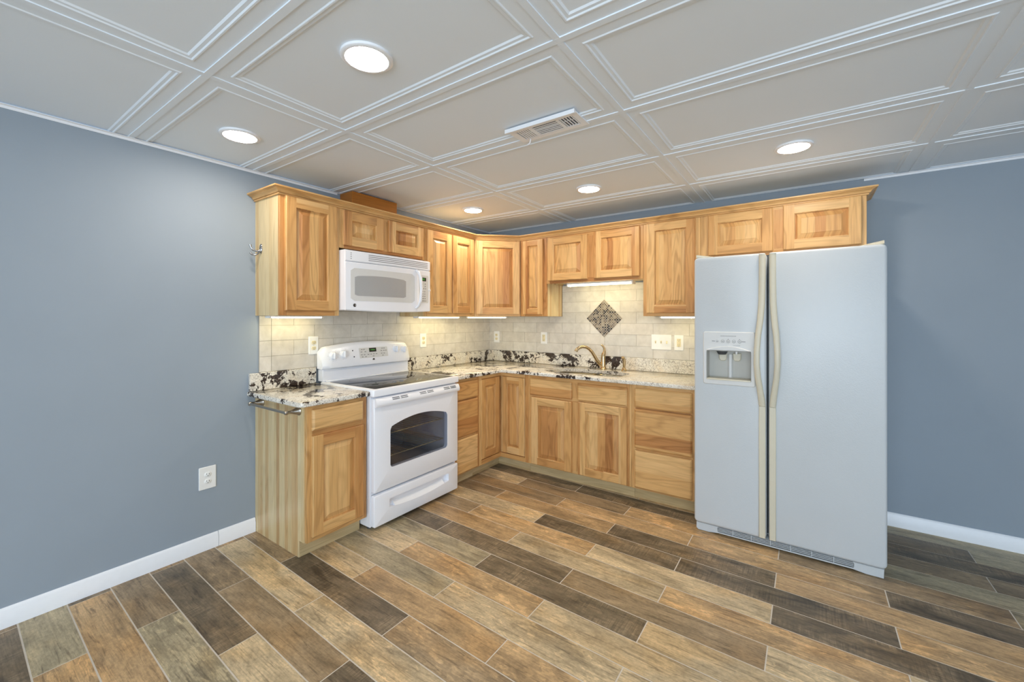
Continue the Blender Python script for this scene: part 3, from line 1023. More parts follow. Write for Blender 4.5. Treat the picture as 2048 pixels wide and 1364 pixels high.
# ------------------------------------------------------------------ outlets and switches
def plate(F, u, z, w, h, d0, kind, label, ivory=True, name='wall_outlet', cat='outlet'):
    t = thing(name, F.p(u, d0, z), label, cat, 'outlet and switch plates')
    mb = MB(F)
    mb.slab(rrect(u - w / 2, u + w / 2, z - h / 2, z + h / 2, 0.004, 3), [], [(0, d0), (0, d0 + 0.003), (0.003, d0 + 0.006)])
    mb.build('cover_plate', M_PLATE, t)
    mt = M_IVORY if ivory else M_PLATE
    f = d0 + 0.0058
    if kind == 'duplex':
        for s in (-1, 1):
            zc = z + s * 0.0205
            mb = MB(F)
            L = []
            for k in range(24):
                a = 2 * math.pi * k / 24
                L.append((u + 0.0175 * math.cos(a), zc + max(-0.0135, min(0.0135, 0.0175 * math.sin(a)))))
            mb.slab(L, [], [(0, f), (0, f + 0.002), (0.0012, f + 0.003)])
            o = mb.build('receptacle', mt, t)
            g = MB(F)
            g.box(u - 0.0075, u - 0.005, f + 0.0028, f + 0.0033, zc - 0.0015, zc + 0.007)
            g.box(u + 0.005, u + 0.0075, f + 0.0028, f + 0.0033, zc - 0.0005, zc + 0.007)
            g.lathe((u, f + 0.0028, zc - 0.0075), 'd', [(0.0024, 0), (0.0024, 0.0005)], 10)
            g.build('slots', M_DGREY, t).parent = o
        MB(F).lathe((u, f, z), 'd', [(0.003, 0), (0.003, 0.001), (0.001, 0.0014)], 10).build('screw', mt, t)
    elif kind == 'decora':
        mb = MB(F); mb.slab(rrect(u - 0.0165, u + 0.0165, z - 0.034, z + 0.034, 0.002, 2), [], [(0, f), (0, f + 0.002), (0.001, f + 0.003)])
        o = mb.build('receptacle', mt, t)
        for s in (-1, 1):
            g = MB(F)
            zc = z + s * 0.021
            g.box(u - 0.0075, u - 0.005, f + 0.0028, f + 0.0033, zc - 0.002, zc + 0.006)
            g.box(u + 0.005, u + 0.0075, f + 0.0028, f + 0.0033, zc - 0.001, zc + 0.006)
            g.lathe((u, f + 0.0028, zc - 0.007), 'd', [(0.0022, 0), (0.0022, 0.0005)], 10)
            g.build('slots', M_DGREY, t).parent = o
        for s in (-1, 1):
            MB(F).box(u - 0.008, u + 0.008, f + 0.0028, f + 0.0045, z + s * 0.004 - 0.0028, z + s * 0.004 + 0.0028, 0, 0.0006).build('test_button', mt, t).parent = o
            MB(F).lathe((u, f, z + s * 0.048), 'd', [(0.003, 0), (0.003, 0.001), (0.001, 0.0014)], 10).build('screw', M_PLATE, t)
    elif kind == 'switches':
        for k in (-1, 0, 1):
            uu = u + k * 0.0475
            MB(F).box(uu - 0.0055, uu + 0.0055, f, f + 0.0012, z - 0.0125, z + 0.0125).build('switch_slot', M_IVORY, t)
            mb = MB(F)
            up = 1 if k < 1 else -1
            mb.loft([[(uu - 0.004, f + 0.001, z - 0.006), (uu + 0.004, f + 0.001, z - 0.006), (uu + 0.004, f + 0.001, z + 0.006), (uu - 0.004, f + 0.001, z + 0.006)],
                     [(uu - 0.0035, f + 0.012, z + up * 0.007 - 0.0035), (uu + 0.0035, f + 0.012, z + up * 0.007 - 0.0035), (uu + 0.0035, f + 0.012, z + up * 0.007 + 0.0035), (uu - 0.0035, f + 0.012, z + up * 0.007 + 0.0035)]])
            mb.build('toggle', M_IVORY, t)
            for s in (-1, 1):
                MB(F).lathe((uu, f, z + s * 0.030), 'd', [(0.0028, 0), (0.0028, 0.001)], 8).build('screw', M_PLATE, t)
    return t


plate(FL, 2.714, 0.425, 0.088, 0.132, 0.0, 'duplex', 'white outlet low on the blue left wall above the baseboard', False)
plate(FL, 2.063, 1.176, 0.072, 0.128, 0.0077, 'duplex', 'outlet with ivory sockets on tile left of the range, above the short countertop')
plate(FL, 1.005, 1.166, 0.074, 0.128, 0.0077, 'duplex', 'outlet with ivory sockets on tile just right of the range')
plate(FB, 0.109, 1.165, 0.074, 0.126, 0.0077, 'duplex', 'outlet with ivory sockets on the back wall tile nearest the room corner')
plate(FB, 0.714, 1.168, 0.074, 0.122, 0.0077, 'decora', 'plate with one rectangular ivory socket on back tile left of the faucet')
plate(FB, 1.888, 1.164, 0.168, 0.130, 0.0077, 'switches', 'wide white plate with three toggle switches on the back tile', name='light_switch', cat='light switch')
plate(FB, 2.034, 1.164, 0.075, 0.130, 0.0077, 'decora', 'plate with rectangular ivory socket between the triple switch and the refrigerator')


# ------------------------------------------------------------------ under-cabinet lights
def strip_light(F, u0, u1, d, z, label, h=0.02, w=0.06):
    t = thing('under_cabinet_light', F.p((u0 + u1) / 2, d, z), label, 'light', 'under-cabinet strip lights')
    mb = MB(F); mb.box(u0, u1, d - w / 2, d + w / 2, z - h * 0.45, z, 0, 0.002)
    mb.box(u0, u0 + 0.012, d - w / 2 + 0.001, d + w / 2 - 0.001, z - h, z - h * 0.44); mb.box(u1 - 0.012, u1, d - w / 2 + 0.001, d + w / 2 - 0.001, z - h, z - h * 0.44)
    mb.build('housing', M_PLATE, t)
    mb = MB(F)
    n = 8; ring = []
    for k in range(n + 1):
        a = math.pi * k / n
        ring.append((d - (w / 2 - 0.004) * math.cos(a), z - h * 0.45 - h * 0.5 * math.sin(a)))
    mb.loft([[(uu, a, b) for a, b in ring] for uu in (u0 + 0.0125, u1 - 0.0125)])
    mb.build('lens', M_UCL, t)
    MB(F).lathe((u1 - 0.06, d + w / 2 - 0.012, z - h * 0.9), 'z', [(0.004, 0), (0.004, -0.006), (0.002, -0.008)], 8).build('switch_button', M_PLATE, t)
    return t


strip_light(FL, 2.075, 2.435, 0.13, UZ0, 'lit strip light under the end wall cabinet, at the far left', 0.016)
strip_light(FL, 0.70, 1.235, 0.16, UZ0, 'lit strip light under the two-door cabinet right of the microwave', 0.016)
strip_light(FD, -0.07, 0.33, -0.13, UZ0 + 0.0, 'lit strip light under the diagonal corner cabinet', 0.016)
strip_light(FB, 1.10, 1.72, 0.215, 1.692, 'largest strip light, lit, under the sink wall cabinet above the mosaic diamond', 0.03, 0.075)
strip_light(FB, 1.935, 2.235, 0.20, UZ0, 'lit strip light under the tall cabinet beside the refrigerator', 0.016)

# ------------------------------------------------------------------ box above the microwave cabinet
mb = MB(FL); mb.box(1.431, 1.848, 0.003, 0.156, 2.1455, H - 0.007, 0, 0.002)
tag(mb.build('duct_box', M_BOX), 'orange-brown wooden box on top of the microwave cabinet, reaching the ceiling', 'box')

# ------------------------------------------------------------------ towel bar and hook
t = thing('towel_bar', (0.32, -2.455, 0.84), 'brushed nickel towel bar on the side of the end base cabinet', 'towel bar')
for x in (0.098, 0.535):
    mb = MB(); mb.lathe((x, -2.4494, 0.842), 'd', [(0.027, 0), (0.027, -0.004), (0.023, -0.008), (0.016, -0.025), (0.010, -0.045), (0.008, -0.058), (0.011, -0.064), (0.012, -0.074), (0.008, -0.082), (0.002, -0.084)], 24)
    mb.build('post', M_NICK, t)
MB().tube([(0.098, -2.522, 0.842), (0.535, -2.522, 0.842)], 0.0078, 14).build('bar', M_NICK, t)
t = thing('robe_hook', (0.085, -2.452, 1.81), 'small chrome double hook on the side of the end wall cabinet', 'hook')
MB().lathe((0.085, -2.4494, 1.812), 'd', [(0.014, 0), (0.014, -0.004), (0.010, -0.009), (0.004, -0.011)], 20, 0, 0.9, 2.2).build('back_plate', M_CHROME, t)
MB().tube([(0.085, -2.458, 1.800), (0.080, -2.475, 1.794), (0.074, -2.495, 1.800), (0.070, -2.505, 1.815), (0.068, -2.508, 1.832)], [0.0065, 0.006, 0.0055, 0.0055, 0.0075], 10).build('prong', M_CHROME, t)
MB().tube([(0.085, -2.458, 1.795), (0.082, -2.470, 1.778), (0.078, -2.485, 1.768), (0.072, -2.500, 1.772), (0.068, -2.508, 1.782)], [0.006, 0.0055, 0.0055, 0.0055, 0.0065], 10).build('prong', M_CHROME, t)

# ------------------------------------------------------------------ sink, faucet, soap pump
t = thing('sink', (cxs, -0.362, CT0), 'double-bowl metal sink set under the granite countertop', 'sink')
for nm, a0, a1, dp in (('bowl', 1.030, 1.392, 0.20), ('bowl', 1.404, 1.722, 0.17)):
    mb = MB()
    rr = []
    for ins, zz in ((-0.012, CT0 - 0.0012), (0.0, CT0 - 0.0012), (0.004, CT0 - 0.012), (0.012, CT0 - dp + 0.03), (0.035, CT0 - dp)):
        rr.append([(a, b, zz) for a, b in rrect(a0 + ins, a1 - ins, -0.548 + ins, -0.184 - ins, 0.06, 6)] if ins >= 0 else [(a, b, zz) for a, b in rrect(a0 + 0.0005, a1 - 0.0005, -0.552, -0.180, 0.062, 6)])
    V = [[mb.v(*p) for p in q] for q in rr]
    for a, b in zip(V, V[1:]):
        for i in range(len(a)):
            j = (i + 1) % len(a)
            mb.face([a[i], a[j], b[j], b[i]])
    mb.face(V[-1])
    o = mb.build(nm, M_STEEL, t, smooth=60)
    c = ((a0 + a1) / 2, -0.366, CT0 - dp)
    MB().lathe(c, 'z', [(0.042, 0.0005), (0.042, 0.003), (0.034, 0.003), (0.026, 0.0012)], 20).build('drain', M_NICK, t).parent = o

t = thing('faucet', (1.395, -0.098, CT1), 'champagne bronze single-handle faucet with curved spout behind the sink', 'faucet')
mb = MB(); mb.lathe((1.395, -0.098, CT1 + 0.0004), 'z', [(0.031, 0), (0.031, 0.006), (0.026, 0.011), (0.0215, 0.03), (0.0205, 0.10), (0.0185, 0.135), (0.012, 0.15), (0.004, 0.152)], 24)
mb.build('body', M_BRONZE, t)
pts = [(1.388, -0.108, 0.935), (1.372, -0.122, 0.952), (1.352, -0.14, 0.985), (1.335, -0.155, 1.025), (1.318, -0.17, 1.062), (1.298, -0.188, 1.09), (1.275, -0.208, 1.108), (1.25, -0.230, 1.112), (1.228, -0.25, 1.104), (1.212, -0.264, 1.088), (1.204, -0.271, 1.070)]
MB().tube(pts, [0.0165, 0.0165, 0.0155, 0.0145, 0.014, 0.0135, 0.0135, 0.0135, 0.0135, 0.014, 0.0155], 16).build('spout', M_BRONZE, t)
MB().tube([(1.400, -0.098, 1.040), (1.405, -0.094, 1.070), (1.400, -0.092, 1.098), (1.386, -0.092, 1.118), (1.372, -0.092, 1.127)], [0.018, 0.0125, 0.0095, 0.008, 0.007], 14).build('lever_handle', M_BRONZE, t)
t = thing('sink_sprayer', (1.590, -0.098, CT1), 'slim bronze side sprayer standing right of the faucet', 'sprayer')
mb = MB(); mb.lathe((1.590, -0.098, CT1 + 0.0004), 'z', [(0.024, 0), (0.023, 0.006), (0.015, 0.018), (0.0115, 0.03)], 20); mb.build('base', M_BRONZE, t)
MB().tube([(1.590, -0.098, 0.932), (1.591, -0.098, 0.975), (1.590, -0.099, 1.005), (1.584, -0.104, 1.022), (1.572, -0.114, 1.024)], [0.011, 0.0135, 0.014, 0.013, 0.010], 14).build('spray_head', M_BRONZE, t)


# ------------------------------------------------------------------ little printed things
def seg7(mb, F_d, u, z, w, h, ch, mat=0, t=0.0012):
    S = {'0': 'abcdef', '1': 'bc', '2': 'abged', '4': 'fgbc', '5': 'afgcd', '6': 'afgedc', '7': 'abc', '8': 'abcdefg', '9': 'abcfgd', '3': 'abgcd'}[ch]
    g = {'a': (u, u + w, z + h - t, z + h), 'd': (u, u + w, z, z + t), 'g': (u, u + w, z + h / 2 - t / 2, z + h / 2 + t / 2),
         'f': (u, u + t, z + h / 2, z + h), 'e': (u, u + t, z, z + h / 2), 'b': (u + w - t, u + w, z + h / 2, z + h), 'c': (u + w - t, u + w, z, z + h / 2)}
    for c in S:
        a, b, c0, c1 = g[c]
        mb.box(a, b, F_d, F_d + 0.0004, c0, c1, mat)


def badge(F, u, d, z, r, parent, shear=0.0):
    """round monogram badge: ring with a curled script mark"""
    mb = MB(F)
    mb.lathe((u, d, z), 'd', [(r, 0), (r, 0.001), (r * 0.8, 0.0016), (r * 0.78, 0.0006)], 24)
    for s in (-1, 1):
        pts = [(u + s * r * 0.12 + s * r * 0.38 * math.cos(a) * 0.8, d + 0.0012, z + r * 0.4 * math.sin(a)) for a in [R(40 + 40 * k) for k in range(8)]]
        mb.tube(pts, r * 0.09, 6)
    return mb.build('badge', M_BADGE, parent)


# ------------------------------------------------------------------ microwave
MU0, MU1, MZ0, MZ1 = 1.284, 2.0535, 1.416, 1.836
t = thing('microwave', FL.p((MU0 + MU1) / 2, 0.18, MZ0), 'white over-the-range microwave with curved handle, under the short wall cabinet', 'microwave')
mb = MB(FL); mb.box(MU0, MU1, 0.010, 0.375, MZ0 + 0.012, MZ1, 0, 0.003)
mb.build('body', M_APPL, t)


def bow(u):   # bulge of the front, in plan
    s = (u - (MU0 + MU1) / 2) / ((MU1 - MU0) / 2)
    return 0.022 * (1 - s * s)


def bowed(u0, u1, z0f, z1, d0, d1, n=18, edge=0.006):
    mb = MB(FL); rings = []
    for k in range(n + 1):
        u = u0 + (u1 - u0) * k / n
        b = bow(u); zz = z0f(u)
        e = edge
        rings.append([(u, d0, zz), (u, d1 + b - e, zz), (u, d1 + b, zz + e), (u, d1 + b, z1 - e), (u, d1 + b - e, z1), (u, d0, z1)])
    mb.loft(rings)
    return mb


zlow = lambda u: MZ0 + 0.010 - 0.010 * (1 - ((u - (MU0 + MU1) / 2) / ((MU1 - MU0) / 2)) ** 2)
ZG = 1.758
mb = bowed(MU0, MU1, lambda u: ZG, MZ1 - 0.004, 0.3755, 0.388)
vg = mb.build('vent_grille', M_APPL, t, smooth=30)
for k in range(4):
    zz = ZG + 0.016 + k * 0.0125
    mb = MB(FL)
    for a0, a1 in ((MU0 + 0.03, 1.885), (2.012, 2.020)):
        rg = []
        for i in range(15):
            u = a0 + (a1 - a0) * i / 14; b = 0.388 + bow(u)
            rg.append([(u, b - 0.003, zz), (u, b + 0.0004, zz), (u, b + 0.0004, zz + 0.004), (u, b - 0.003, zz + 0.004)])
        mb.loft(rg)
    mb.build('vent_slot', M_MARK, t).parent = vg
UD0 = 1.436   # door / control split
mb = bowed(UD0 + 0.002, MU1, zlow, ZG - 0.003, 0.3755, 0.388)
dr = mb.build('door', M_APPL, t, smooth=30)


def bow_patch(loop, lift, thick, du=0.02):
    """flat outline wrapped onto the bowed front (outline in u,z)"""
    mb = MB(FL)
    us = [p[0] for p in loop]; zs = [p[1] for p in loop]
    u0, u1 = min(us), max(us)
    # columns clipped to the outline
    n = 20
    cols = []
    for i in range(n + 1):
        u = u0 + (u1 - u0) * i / n
        uu = min(max(u, u0 + 1e-5), u1 - 1e-5)
        c = []
        for k in range(len(loop)):
            (a, b), (e, f) = loop[k], loop[(k + 1) % len(loop)]
            if (a - uu) * (e - uu) < 0 or (a == uu):
                s = (uu - a) / (e - a) if e != a else 0
                c.append(b + s * (f - b))
        if len(c) < 2:
            c = [sum(zs) / len(zs)] * 2
        cols.append((u, min(c), max(c)))
    rings = [[(u, 0.388 + bow(u) + lift - thick, a), (u, 0.388 + bow(u) + lift, a), (u, 0.388 + bow(u) + lift, b), (u, 0.388 + bow(u) + lift - thick, b)] for u, a, b in cols]
    mb.loft(rings)
    return mb


bow_patch(rrect(1.464, 2.020, 1.490, 1.714, 0.018), 0.0012, 0.003).build('window_frame', M_LGREY, t).parent = dr
bow_patch(arch(1.556, 1.990, 1.526, 1.660, 0.010, 0.008), 0.0022, 0.002).build('window_screen', M_MWGL, t).parent = dr
u = 1.446
hp = [(u, 0.388 + bow(u) + 0.002, 1.748), (u - 0.005, 0.388 + bow(u) + 0.022, 1.730), (u - 0.010, 0.388 + bow(u) + 0.040, 1.690), (u - 0.012, 0.388 + bow(u) + 0.046, 1.60), (u - 0.010, 0.388 + bow(u) + 0.040, 1.51), (u - 0.005, 0.388 + bow(u) + 0.022, 1.468), (u, 0.388 + bow(u) + 0.002, 1.452)]
MB(FL).tube(hp, [0.012, 0.013, 0.0135, 0.0135, 0.0135, 0.013, 0.012], 12, 0, 0.8).build('handle', M_APPL, t).parent = dr
badge(FL, 1.990, 0.388 + bow(1.990), 1.460, 0.012, t).parent = dr
mb = bowed(MU0, UD0 - 0.001, zlow, ZG - 0.003, 0.3755, 0.388, 8)
cp = mb.build('control_panel', M_APPL, t, smooth=30)
bow_patch(rrect(1.306, 1.412, 1.494, 1.714, 0.008), 0.0010, 0.002).build('keypad_panel', M_LGREY, t).parent = cp
bow_patch([(1.334, 1.668), (1.400, 1.668), (1.400, 1.697), (1.334, 1.697)], 0.0018, 0.002).build('display', M_BLACK, t).parent = cp
mb = MB(FL)
d = 0.388 + bow(1.365) + 0.0026
for k, ch in enumerate('806'):
    seg7(mb, d, 1.392 - k * 0.014 - 0.008, 1.676, 0.008, 0.014, ch)
mb.build('display_digits', M_GREEN, t).parent = cp
mb = MB(FL)
for r_, (n, w) in enumerate([(2, 0.024), (2, 0.024), (3, 0.018), (3, 0.007), (3, 0.007), (3, 0.008), (3, 0.010), (4, 0.013)]):
    zz = 1.642 - r_ * 0.0185 - (0.006 if r_ > 2 else 0)
    for k in range(n):
        uu = 1.397 - k * (0.066 / n) - w
        b = 0.388 + bow(uu) + 0.0012
        mb.box(uu, uu + w, b - 0.001, b + 0.0006, zz, zz + 0.007)
mb.build('key_markings', M_MARK, t).parent = cp
MB(FL).box(1.288, 1.300, 0.388, 0.399, 1.592, 1.606, 0, 0.001).build('child_latch', M_PLATE, t).parent = cp

# ------------------------------------------------------------------ range
RU0, RU1 = 1.2445, 2.0395
RF = 0.640
t = thing('range', FL.p((RU0 + RU1) / 2, 0.33, 0), 'white freestanding electric range with black glass top, between the base cabinets', 'stove')
mb = MB(FL)
mb.box(RU1 - 0.012, RU1, 0.03, RF - 0.012, 0.028, 0.866, 0, 0.002); mb.box(RU0, RU0 + 0.012, 0.03, RF - 0.012, 0.028, 0.866, 0, 0.002)
mb.box(RU0 + 0.012, RU1 - 0.012, 0.03, 0.05, 0.03, 0.866); mb.box(RU0 + 0.012, RU1 - 0.012, 0.05, RF - 0.02, 0.215, 0.235)
mb.box(RU0 + 0.012, RU1 - 0.012, RF - 0.03, RF - 0.012, 0.80, 0.866); mb.box(RU0 + 0.012, RU1 - 0.012, RF - 0.03, RF - 0.012, 0.235, 0.27)
mb.box(RU0 + 0.012, RU0 + 0.06, RF - 0.03, RF - 0.012, 0.27, 0.80); mb.box(RU1 - 0.06, RU1 - 0.012, RF - 0.03, RF - 0.012, 0.27, 0.80)
mb.build('body', M_APPL, t)
for uu in (RU0 + 0.04, RU1 - 0.04):
    for dd in (0.10, RF - 0.07):
        MB(FL).lathe((uu, dd, 0), 'z', [(0.018, 0.0), (0.018, 0.012), (0.009, 0.014), (0.009, 0.03)], 12).build('foot', M_DGREY, t)
# oven cavity
mb = MB(FL)
c0, c1, e0, e1, f0, f1 = RU0 + 0.075, RU1 - 0.075, 0.10, RF - 0.031, 0.30, 0.775
mb.box(c0, c1, e0, e0 + 0.008, f0, f1); mb.box(c0, c0 + 0.008, e0 + 0.008, e1, f0, f1); mb.box(c1 - 0.008, c1, e0 + 0.008, e1, f0, f1)
mb.box(c0 + 0.008, c1 - 0.008, e0 + 0.008, e1, f0, f0 + 0.008); mb.box(c0 + 0.008, c1 - 0.008, e0 + 0.008, e1, f1 - 0.008, f1)
mb.build('oven_cavity', M_CAV, t)
for zz in (0.430, 0.585):
    mb = MB(FL)
    for dd in (e0 + 0.02, e1 - 0.03):
        mb.tube([(c0 + 0.010, dd, zz), (c1 - 0.010, dd, zz)], 0.0035, 8)
    for k in range(15):
        uu = c0 + 0.03 + k * (c1 - c0 - 0.06) / 14
        mb.tube([(uu, e0 + 0.02, zz + 0.003), (uu, e1 - 0.03, zz + 0.003)], 0.0018, 6)
    mb.build('oven_rack', M_RACK, t)
# cooktop
mb = MB(FL)
mb.slab(rrect(RU0 - 0.004, RU1 + 0.004, 0.06, 0.668, 0.012, 4), [], [(0.004, 0.8675), (0.0, 0.872), (0.0, 0.906), (0.003, 0.912), (0.010, 0.9145)], plane='ud')
ck = mb.build('cooktop', M_APPL, t)
mb = MB(FL)
mb.slab(rrect(RU0 + 0.028, RU1 - 0.028, 0.125, 0.640, 0.014, 4), [], [(0.0, 0.9142), (0.0, 0.9158), (0.001, 0.9162)], plane='ud')
gl = mb.build('glass_surface', M_GLASS, t); gl.parent = ck
for (uu, dd, rr) in ((1.45, 0.50, 0.095), (1.84, 0.50, 0.115), (1.45, 0.25, 0.08), (1.84, 0.25, 0.08)):
    mb = MB(FL); L0 = []
    n = 40
    V = [[mb.v(uu + r_ * math.cos(2 * math.pi * k / n), dd + r_ * math.sin(2 * math.pi * k / n), 0.9164) for k in range(n)] for r_ in (rr, rr - 0.002)]
    for k in range(n):
        mb.face([V[0][k], V[0][(k + 1) % n], V[1][(k + 1) % n], V[1][k]])
    mb.build('burner_ring', M_DGREY, t).parent = ck
# backguard
mb = MB(FL); rings = []
n = 24
for k in range(n + 1):
    s = -1 + 2 * k / n
    u = (RU0 + RU1) / 2 + s * ((RU1 - RU0) / 2 + 0.004)
    zt = 1.190 - 0.030 * s * s
    edge = max(0.0, abs(s) - 0.955) / 0.045
    pin = 0.020 * edge ** 2
    zt -= 0.03 * edge ** 2
    zb = 1.004
    rings.append([(u, 0.022, zb + 0.004), (u, 0.102 - pin, zb), (u, 0.112 - pin, zb + 0.008), (u, 0.111 - pin, zb + 0.03), (u, 0.084 - pin * 0.7, zt - 0.028), (u, 0.072 - pin * 0.5, zt - 0.008), (u, 0.055, zt), (u, 0.022, zt - 0.004)])
mb.loft(rings)
bg = mb.build('control_panel', M_APPL, t, smooth=50)
mb = MB(FL); mb.box(RU0 + 0.004, RU1 - 0.004, 0.022, 0.082, 0.9152, 1.0035, 0, 0.003)
mb.box(RU0 + 0.02, RU1 - 0.02, 0.082, 0.110, 0.9152, 0.924, 0, 0.003)
mb.build('backguard', M_APPL, t)


def cface(u, z):   # depth of the slanted control face
    s = (u - (RU0 + RU1) / 2) / ((RU1 - RU0) / 2 + 0.004)
    zt = 1.190 - 0.030 * s * s
    k = (z - 1.034) / (zt - 0.028 - 1.034)
    return 0.111 + (0.084 - 0.111) * k


def ptilt(loop, lift, thick):
    mb = MB(FL)
    mb.loft([[(u, cface(u, z) + lift - thick, z) for u, z in loop], [(u, cface(u, z) + lift, z) for u, z in loop]])
    return mb


for uu, zz in ((1.962, 1.098), (1.879, 1.105), (1.392, 1.115), (1.310, 1.108)):
    mb = MB(FL)
    d = cface(uu, zz)
    mb.lathe((uu, d - 0.003, zz), 'd', [(0.031, 0), (0.031, 0.004), (0.027, 0.007), (0.026, 0.016), (0.022, 0.022), (0.01, 0.023)], 24)
    mb.box(uu - 0.006, uu + 0.006, d + 0.015, d + 0.030, zz - 0.025, zz + 0.025, 0, 0.003)
    o = mb.build('knob', M_APPL, t); o.parent = bg
    mk = MB(FL)
    for a in range(0, 360, 40):
        cu, cz = uu + 0.041 * math.cos(R(a)), zz + 0.039 * math.sin(R(a))
        dd = cface(cu, cz)
        mk.box(cu - 0.003, cu + 0.003, dd - 0.001, dd + 0.0005, cz - 0.0012, cz + 0.0012)
    mk.build('dial_markings', M_LGREY, t).parent = bg
ptilt(rrect(1.478, 1.745, 1.062, 1.140, 0.004, 2), 0.0008, 0.002).build('keypad_panel', M_LGREY, t).parent = bg
ptilt([(1.588, 1.106), (1.654, 1.106), (1.654, 1.136), (1.588, 1.136)], 0.0016, 0.002).build('display', M_BLACK, t).parent = bg
mb = MB(FL)
for k, ch in enumerate('1234'):
    seg7(mb, cface(1.62, 1.12) + 0.0018, 1.640 - k * 0.012, 1.114, 0.007, 0.012, ch)
mb.build('display_digits', M_GREEN, t).parent = bg
mb = MB(FL)
for zz, us in ((1.128, (1.72, 1.70, 1.53, 1.51)), (1.110, (1.725, 1.69, 1.54, 1.515, 1.495)), (1.088, (1.725, 1.70, 1.665, 1.64, 1.615, 1.59, 1.54, 1.515)), (1.072, (1.72, 1.69, 1.62, 1.53))):
    for uu in us:
        mb.box(uu - 0.007, uu + 0.007, cface(uu, zz), cface(uu, zz) + 0.0012, zz - 0.002, zz + 0.002)
mb.build('key_markings', M_MARK, t).parent = bg
for uu, zz in ((1.800, 1.125), (1.793, 1.078)):
    MB(FL).lathe((uu, cface(uu, zz) - 0.001, zz), 'd', [(0.005, 0), (0.005, 0.0025), (0.003, 0.003)], 12).build('indicator_light', M_DGREY, t).parent = bg
badge(FL, 1.622, cface(1.622, 1.046), 1.046, 0.010, t).parent = bg
# oven door with arched window
d0, d1 = RF - 0.010, 0.662
wl = arch(1.366, 1.905, 0.384, 0.655, 0.042, 0.022)
mb = MB(FL)
mb.slab(rrect(RU0 + 0.004, RU1 - 0.007, 0.250, 0.858, 0.010, 3), [wl], [(0.0, d0), (0.0, d1 - 0.006), (0.002, d1 - 0.002), (0.006, d1)])
od = mb.build('oven_door', M_APPL, t)
mb = MB(FL); mb.slab(offset_loop(wl, 0.0006), [], [(0, d0 + 0.004), (0, d1 - 0.003)])
mb.build('window_glass', M_OGL, t).parent = od
mb = MB(FL); rings = []
for k in range(17):
    s = -1 + 2 * k / 16
    u = (RU0 + RU1) / 2 - 0.0015 + s * ((RU1 - RU0) / 2 - 0.0075)
    b = 0.030 - 0.008 * abs(s) ** 3
    rings.append([(u, d1 - 0.001, 0.800), (u, d1 + b * 0.8, 0.803), (u, d1 + b, 0.812), (u, d1 + b, 0.826), (u, d1 + b * 0.72, 0.842), (u, d1 + 0.008, 0.855), (u, d1 - 0.001, 0.857)])
mb.loft(rings)
mb.build('handle', M_APPL, t).parent = od
for c in (1.36, 1.60, 1.84):
    mb = MB(FL)
    for a in (-0.035, 0.035):
        for zz, dd in ((0.836, 0.0245), (0.845, 0.0185)):
            mb.box(c + a - 0.029, c + a + 0.029, d1 + dd - 0.006, d1 + dd + 0.0012, zz, zz + 0.0035)
    mb.build('vent_slot', M_DGREY, t).parent = od
# storage drawer with moulded grip
mb = MB(FL)
pk = []
gu0, gu1, gz0, gz1 = 1.352, 1.912, 0.118, 0.180
for k in range(13):
    s = k / 12
    pk.append((gu0 + (gu1 - gu0) * s, gz0 + 0.006 - 0.022 * (1 - (2 * s - 1) ** 2)))
pk += [(gu1, gz1 - 0.006), (gu1 - 0.008, gz1), (gu0 + 0.008, gz1), (gu0, gz1 - 0.006)]
mb.slab(rrect(RU0 + 0.004, RU1 - 0.007, 0.030, 0.232, 0.010, 3), [pk], [(0.0, d0), (0.0, d1 - 0.006), (0.002, d1 - 0.002), (0.006, d1)])
sd = mb.build('storage_drawer', M_APPL, t)
mb = MB(FL)
mb.loft([[(u, d0 + 0.0002, z) for u, z in pk], [(u, d0 + 0.002, z) for u, z in pk]])
n = len(pk)
# sloping lower lip inside the grip
low = pk[:13]
mb.loft([[(u, d1 - 0.0015, z + 0.0005), (u, d0 + 0.003, z + 0.030), (u, d0 + 0.003, z + 0.0005)] for u, z in low[1:-1]])
mb.build('grip_recess', M_APPL, t).parent = sd

# ------------------------------------------------------------------ refrigerator
FU0, FU1 = 2.318, 3.262
FDp = 0.808          # door face
t = thing('refrigerator', FB.p((FU0 + FU1) / 2, 0.4, 0), 'white side-by-side refrigerator with cream handles and ice dispenser, right of the cabinets', 'refrigerator')
mb = MB(FB); mb.box(FU0 + 0.006, FU1 - 0.006, 0.04, 0.715, 0.030, 1.742, 0, 0.004)
mb.build('body', M_FRID, t)
for uu in (FU0 + 0.06, FU1 - 0.06):
    for dd in (0.10, 0.66):
        MB(FB).lathe((uu, dd, 0), 'z', [(0.02, 0), (0.02, 0.018), (0.01, 0.02), (0.01, 0.04)], 12).build('foot', M_DGREY, t)
DP = [(0.0, 0.722), (0.0, FDp - 0.014), (0.002, FDp - 0.007), (0.007, FDp - 0.002), (0.014, FDp)]
rec = rrect(2.393, 2.643, 0.984, 1.168, 0.006, 3)
mb = MB(FB); mb.slab(rrect(FU0, 2.7205, 0.056, 1.762, 0.024, 5), [rec], DP)
fz = mb.build('freezer_door', M_FRID, t)
mb = MB(FB); mb.slab(rrect(2.7315, FU1, 0.056, 1.762, 0.024, 5), [], DP)
ff = mb.build('refrigerator_door', M_FRID, t)
MB(FB).box(FU0 + 0.01, FU1 - 0.01, 0.7155, 0.7215, 0.06, 1.758).build('door_gasket', M_DGREY, t)


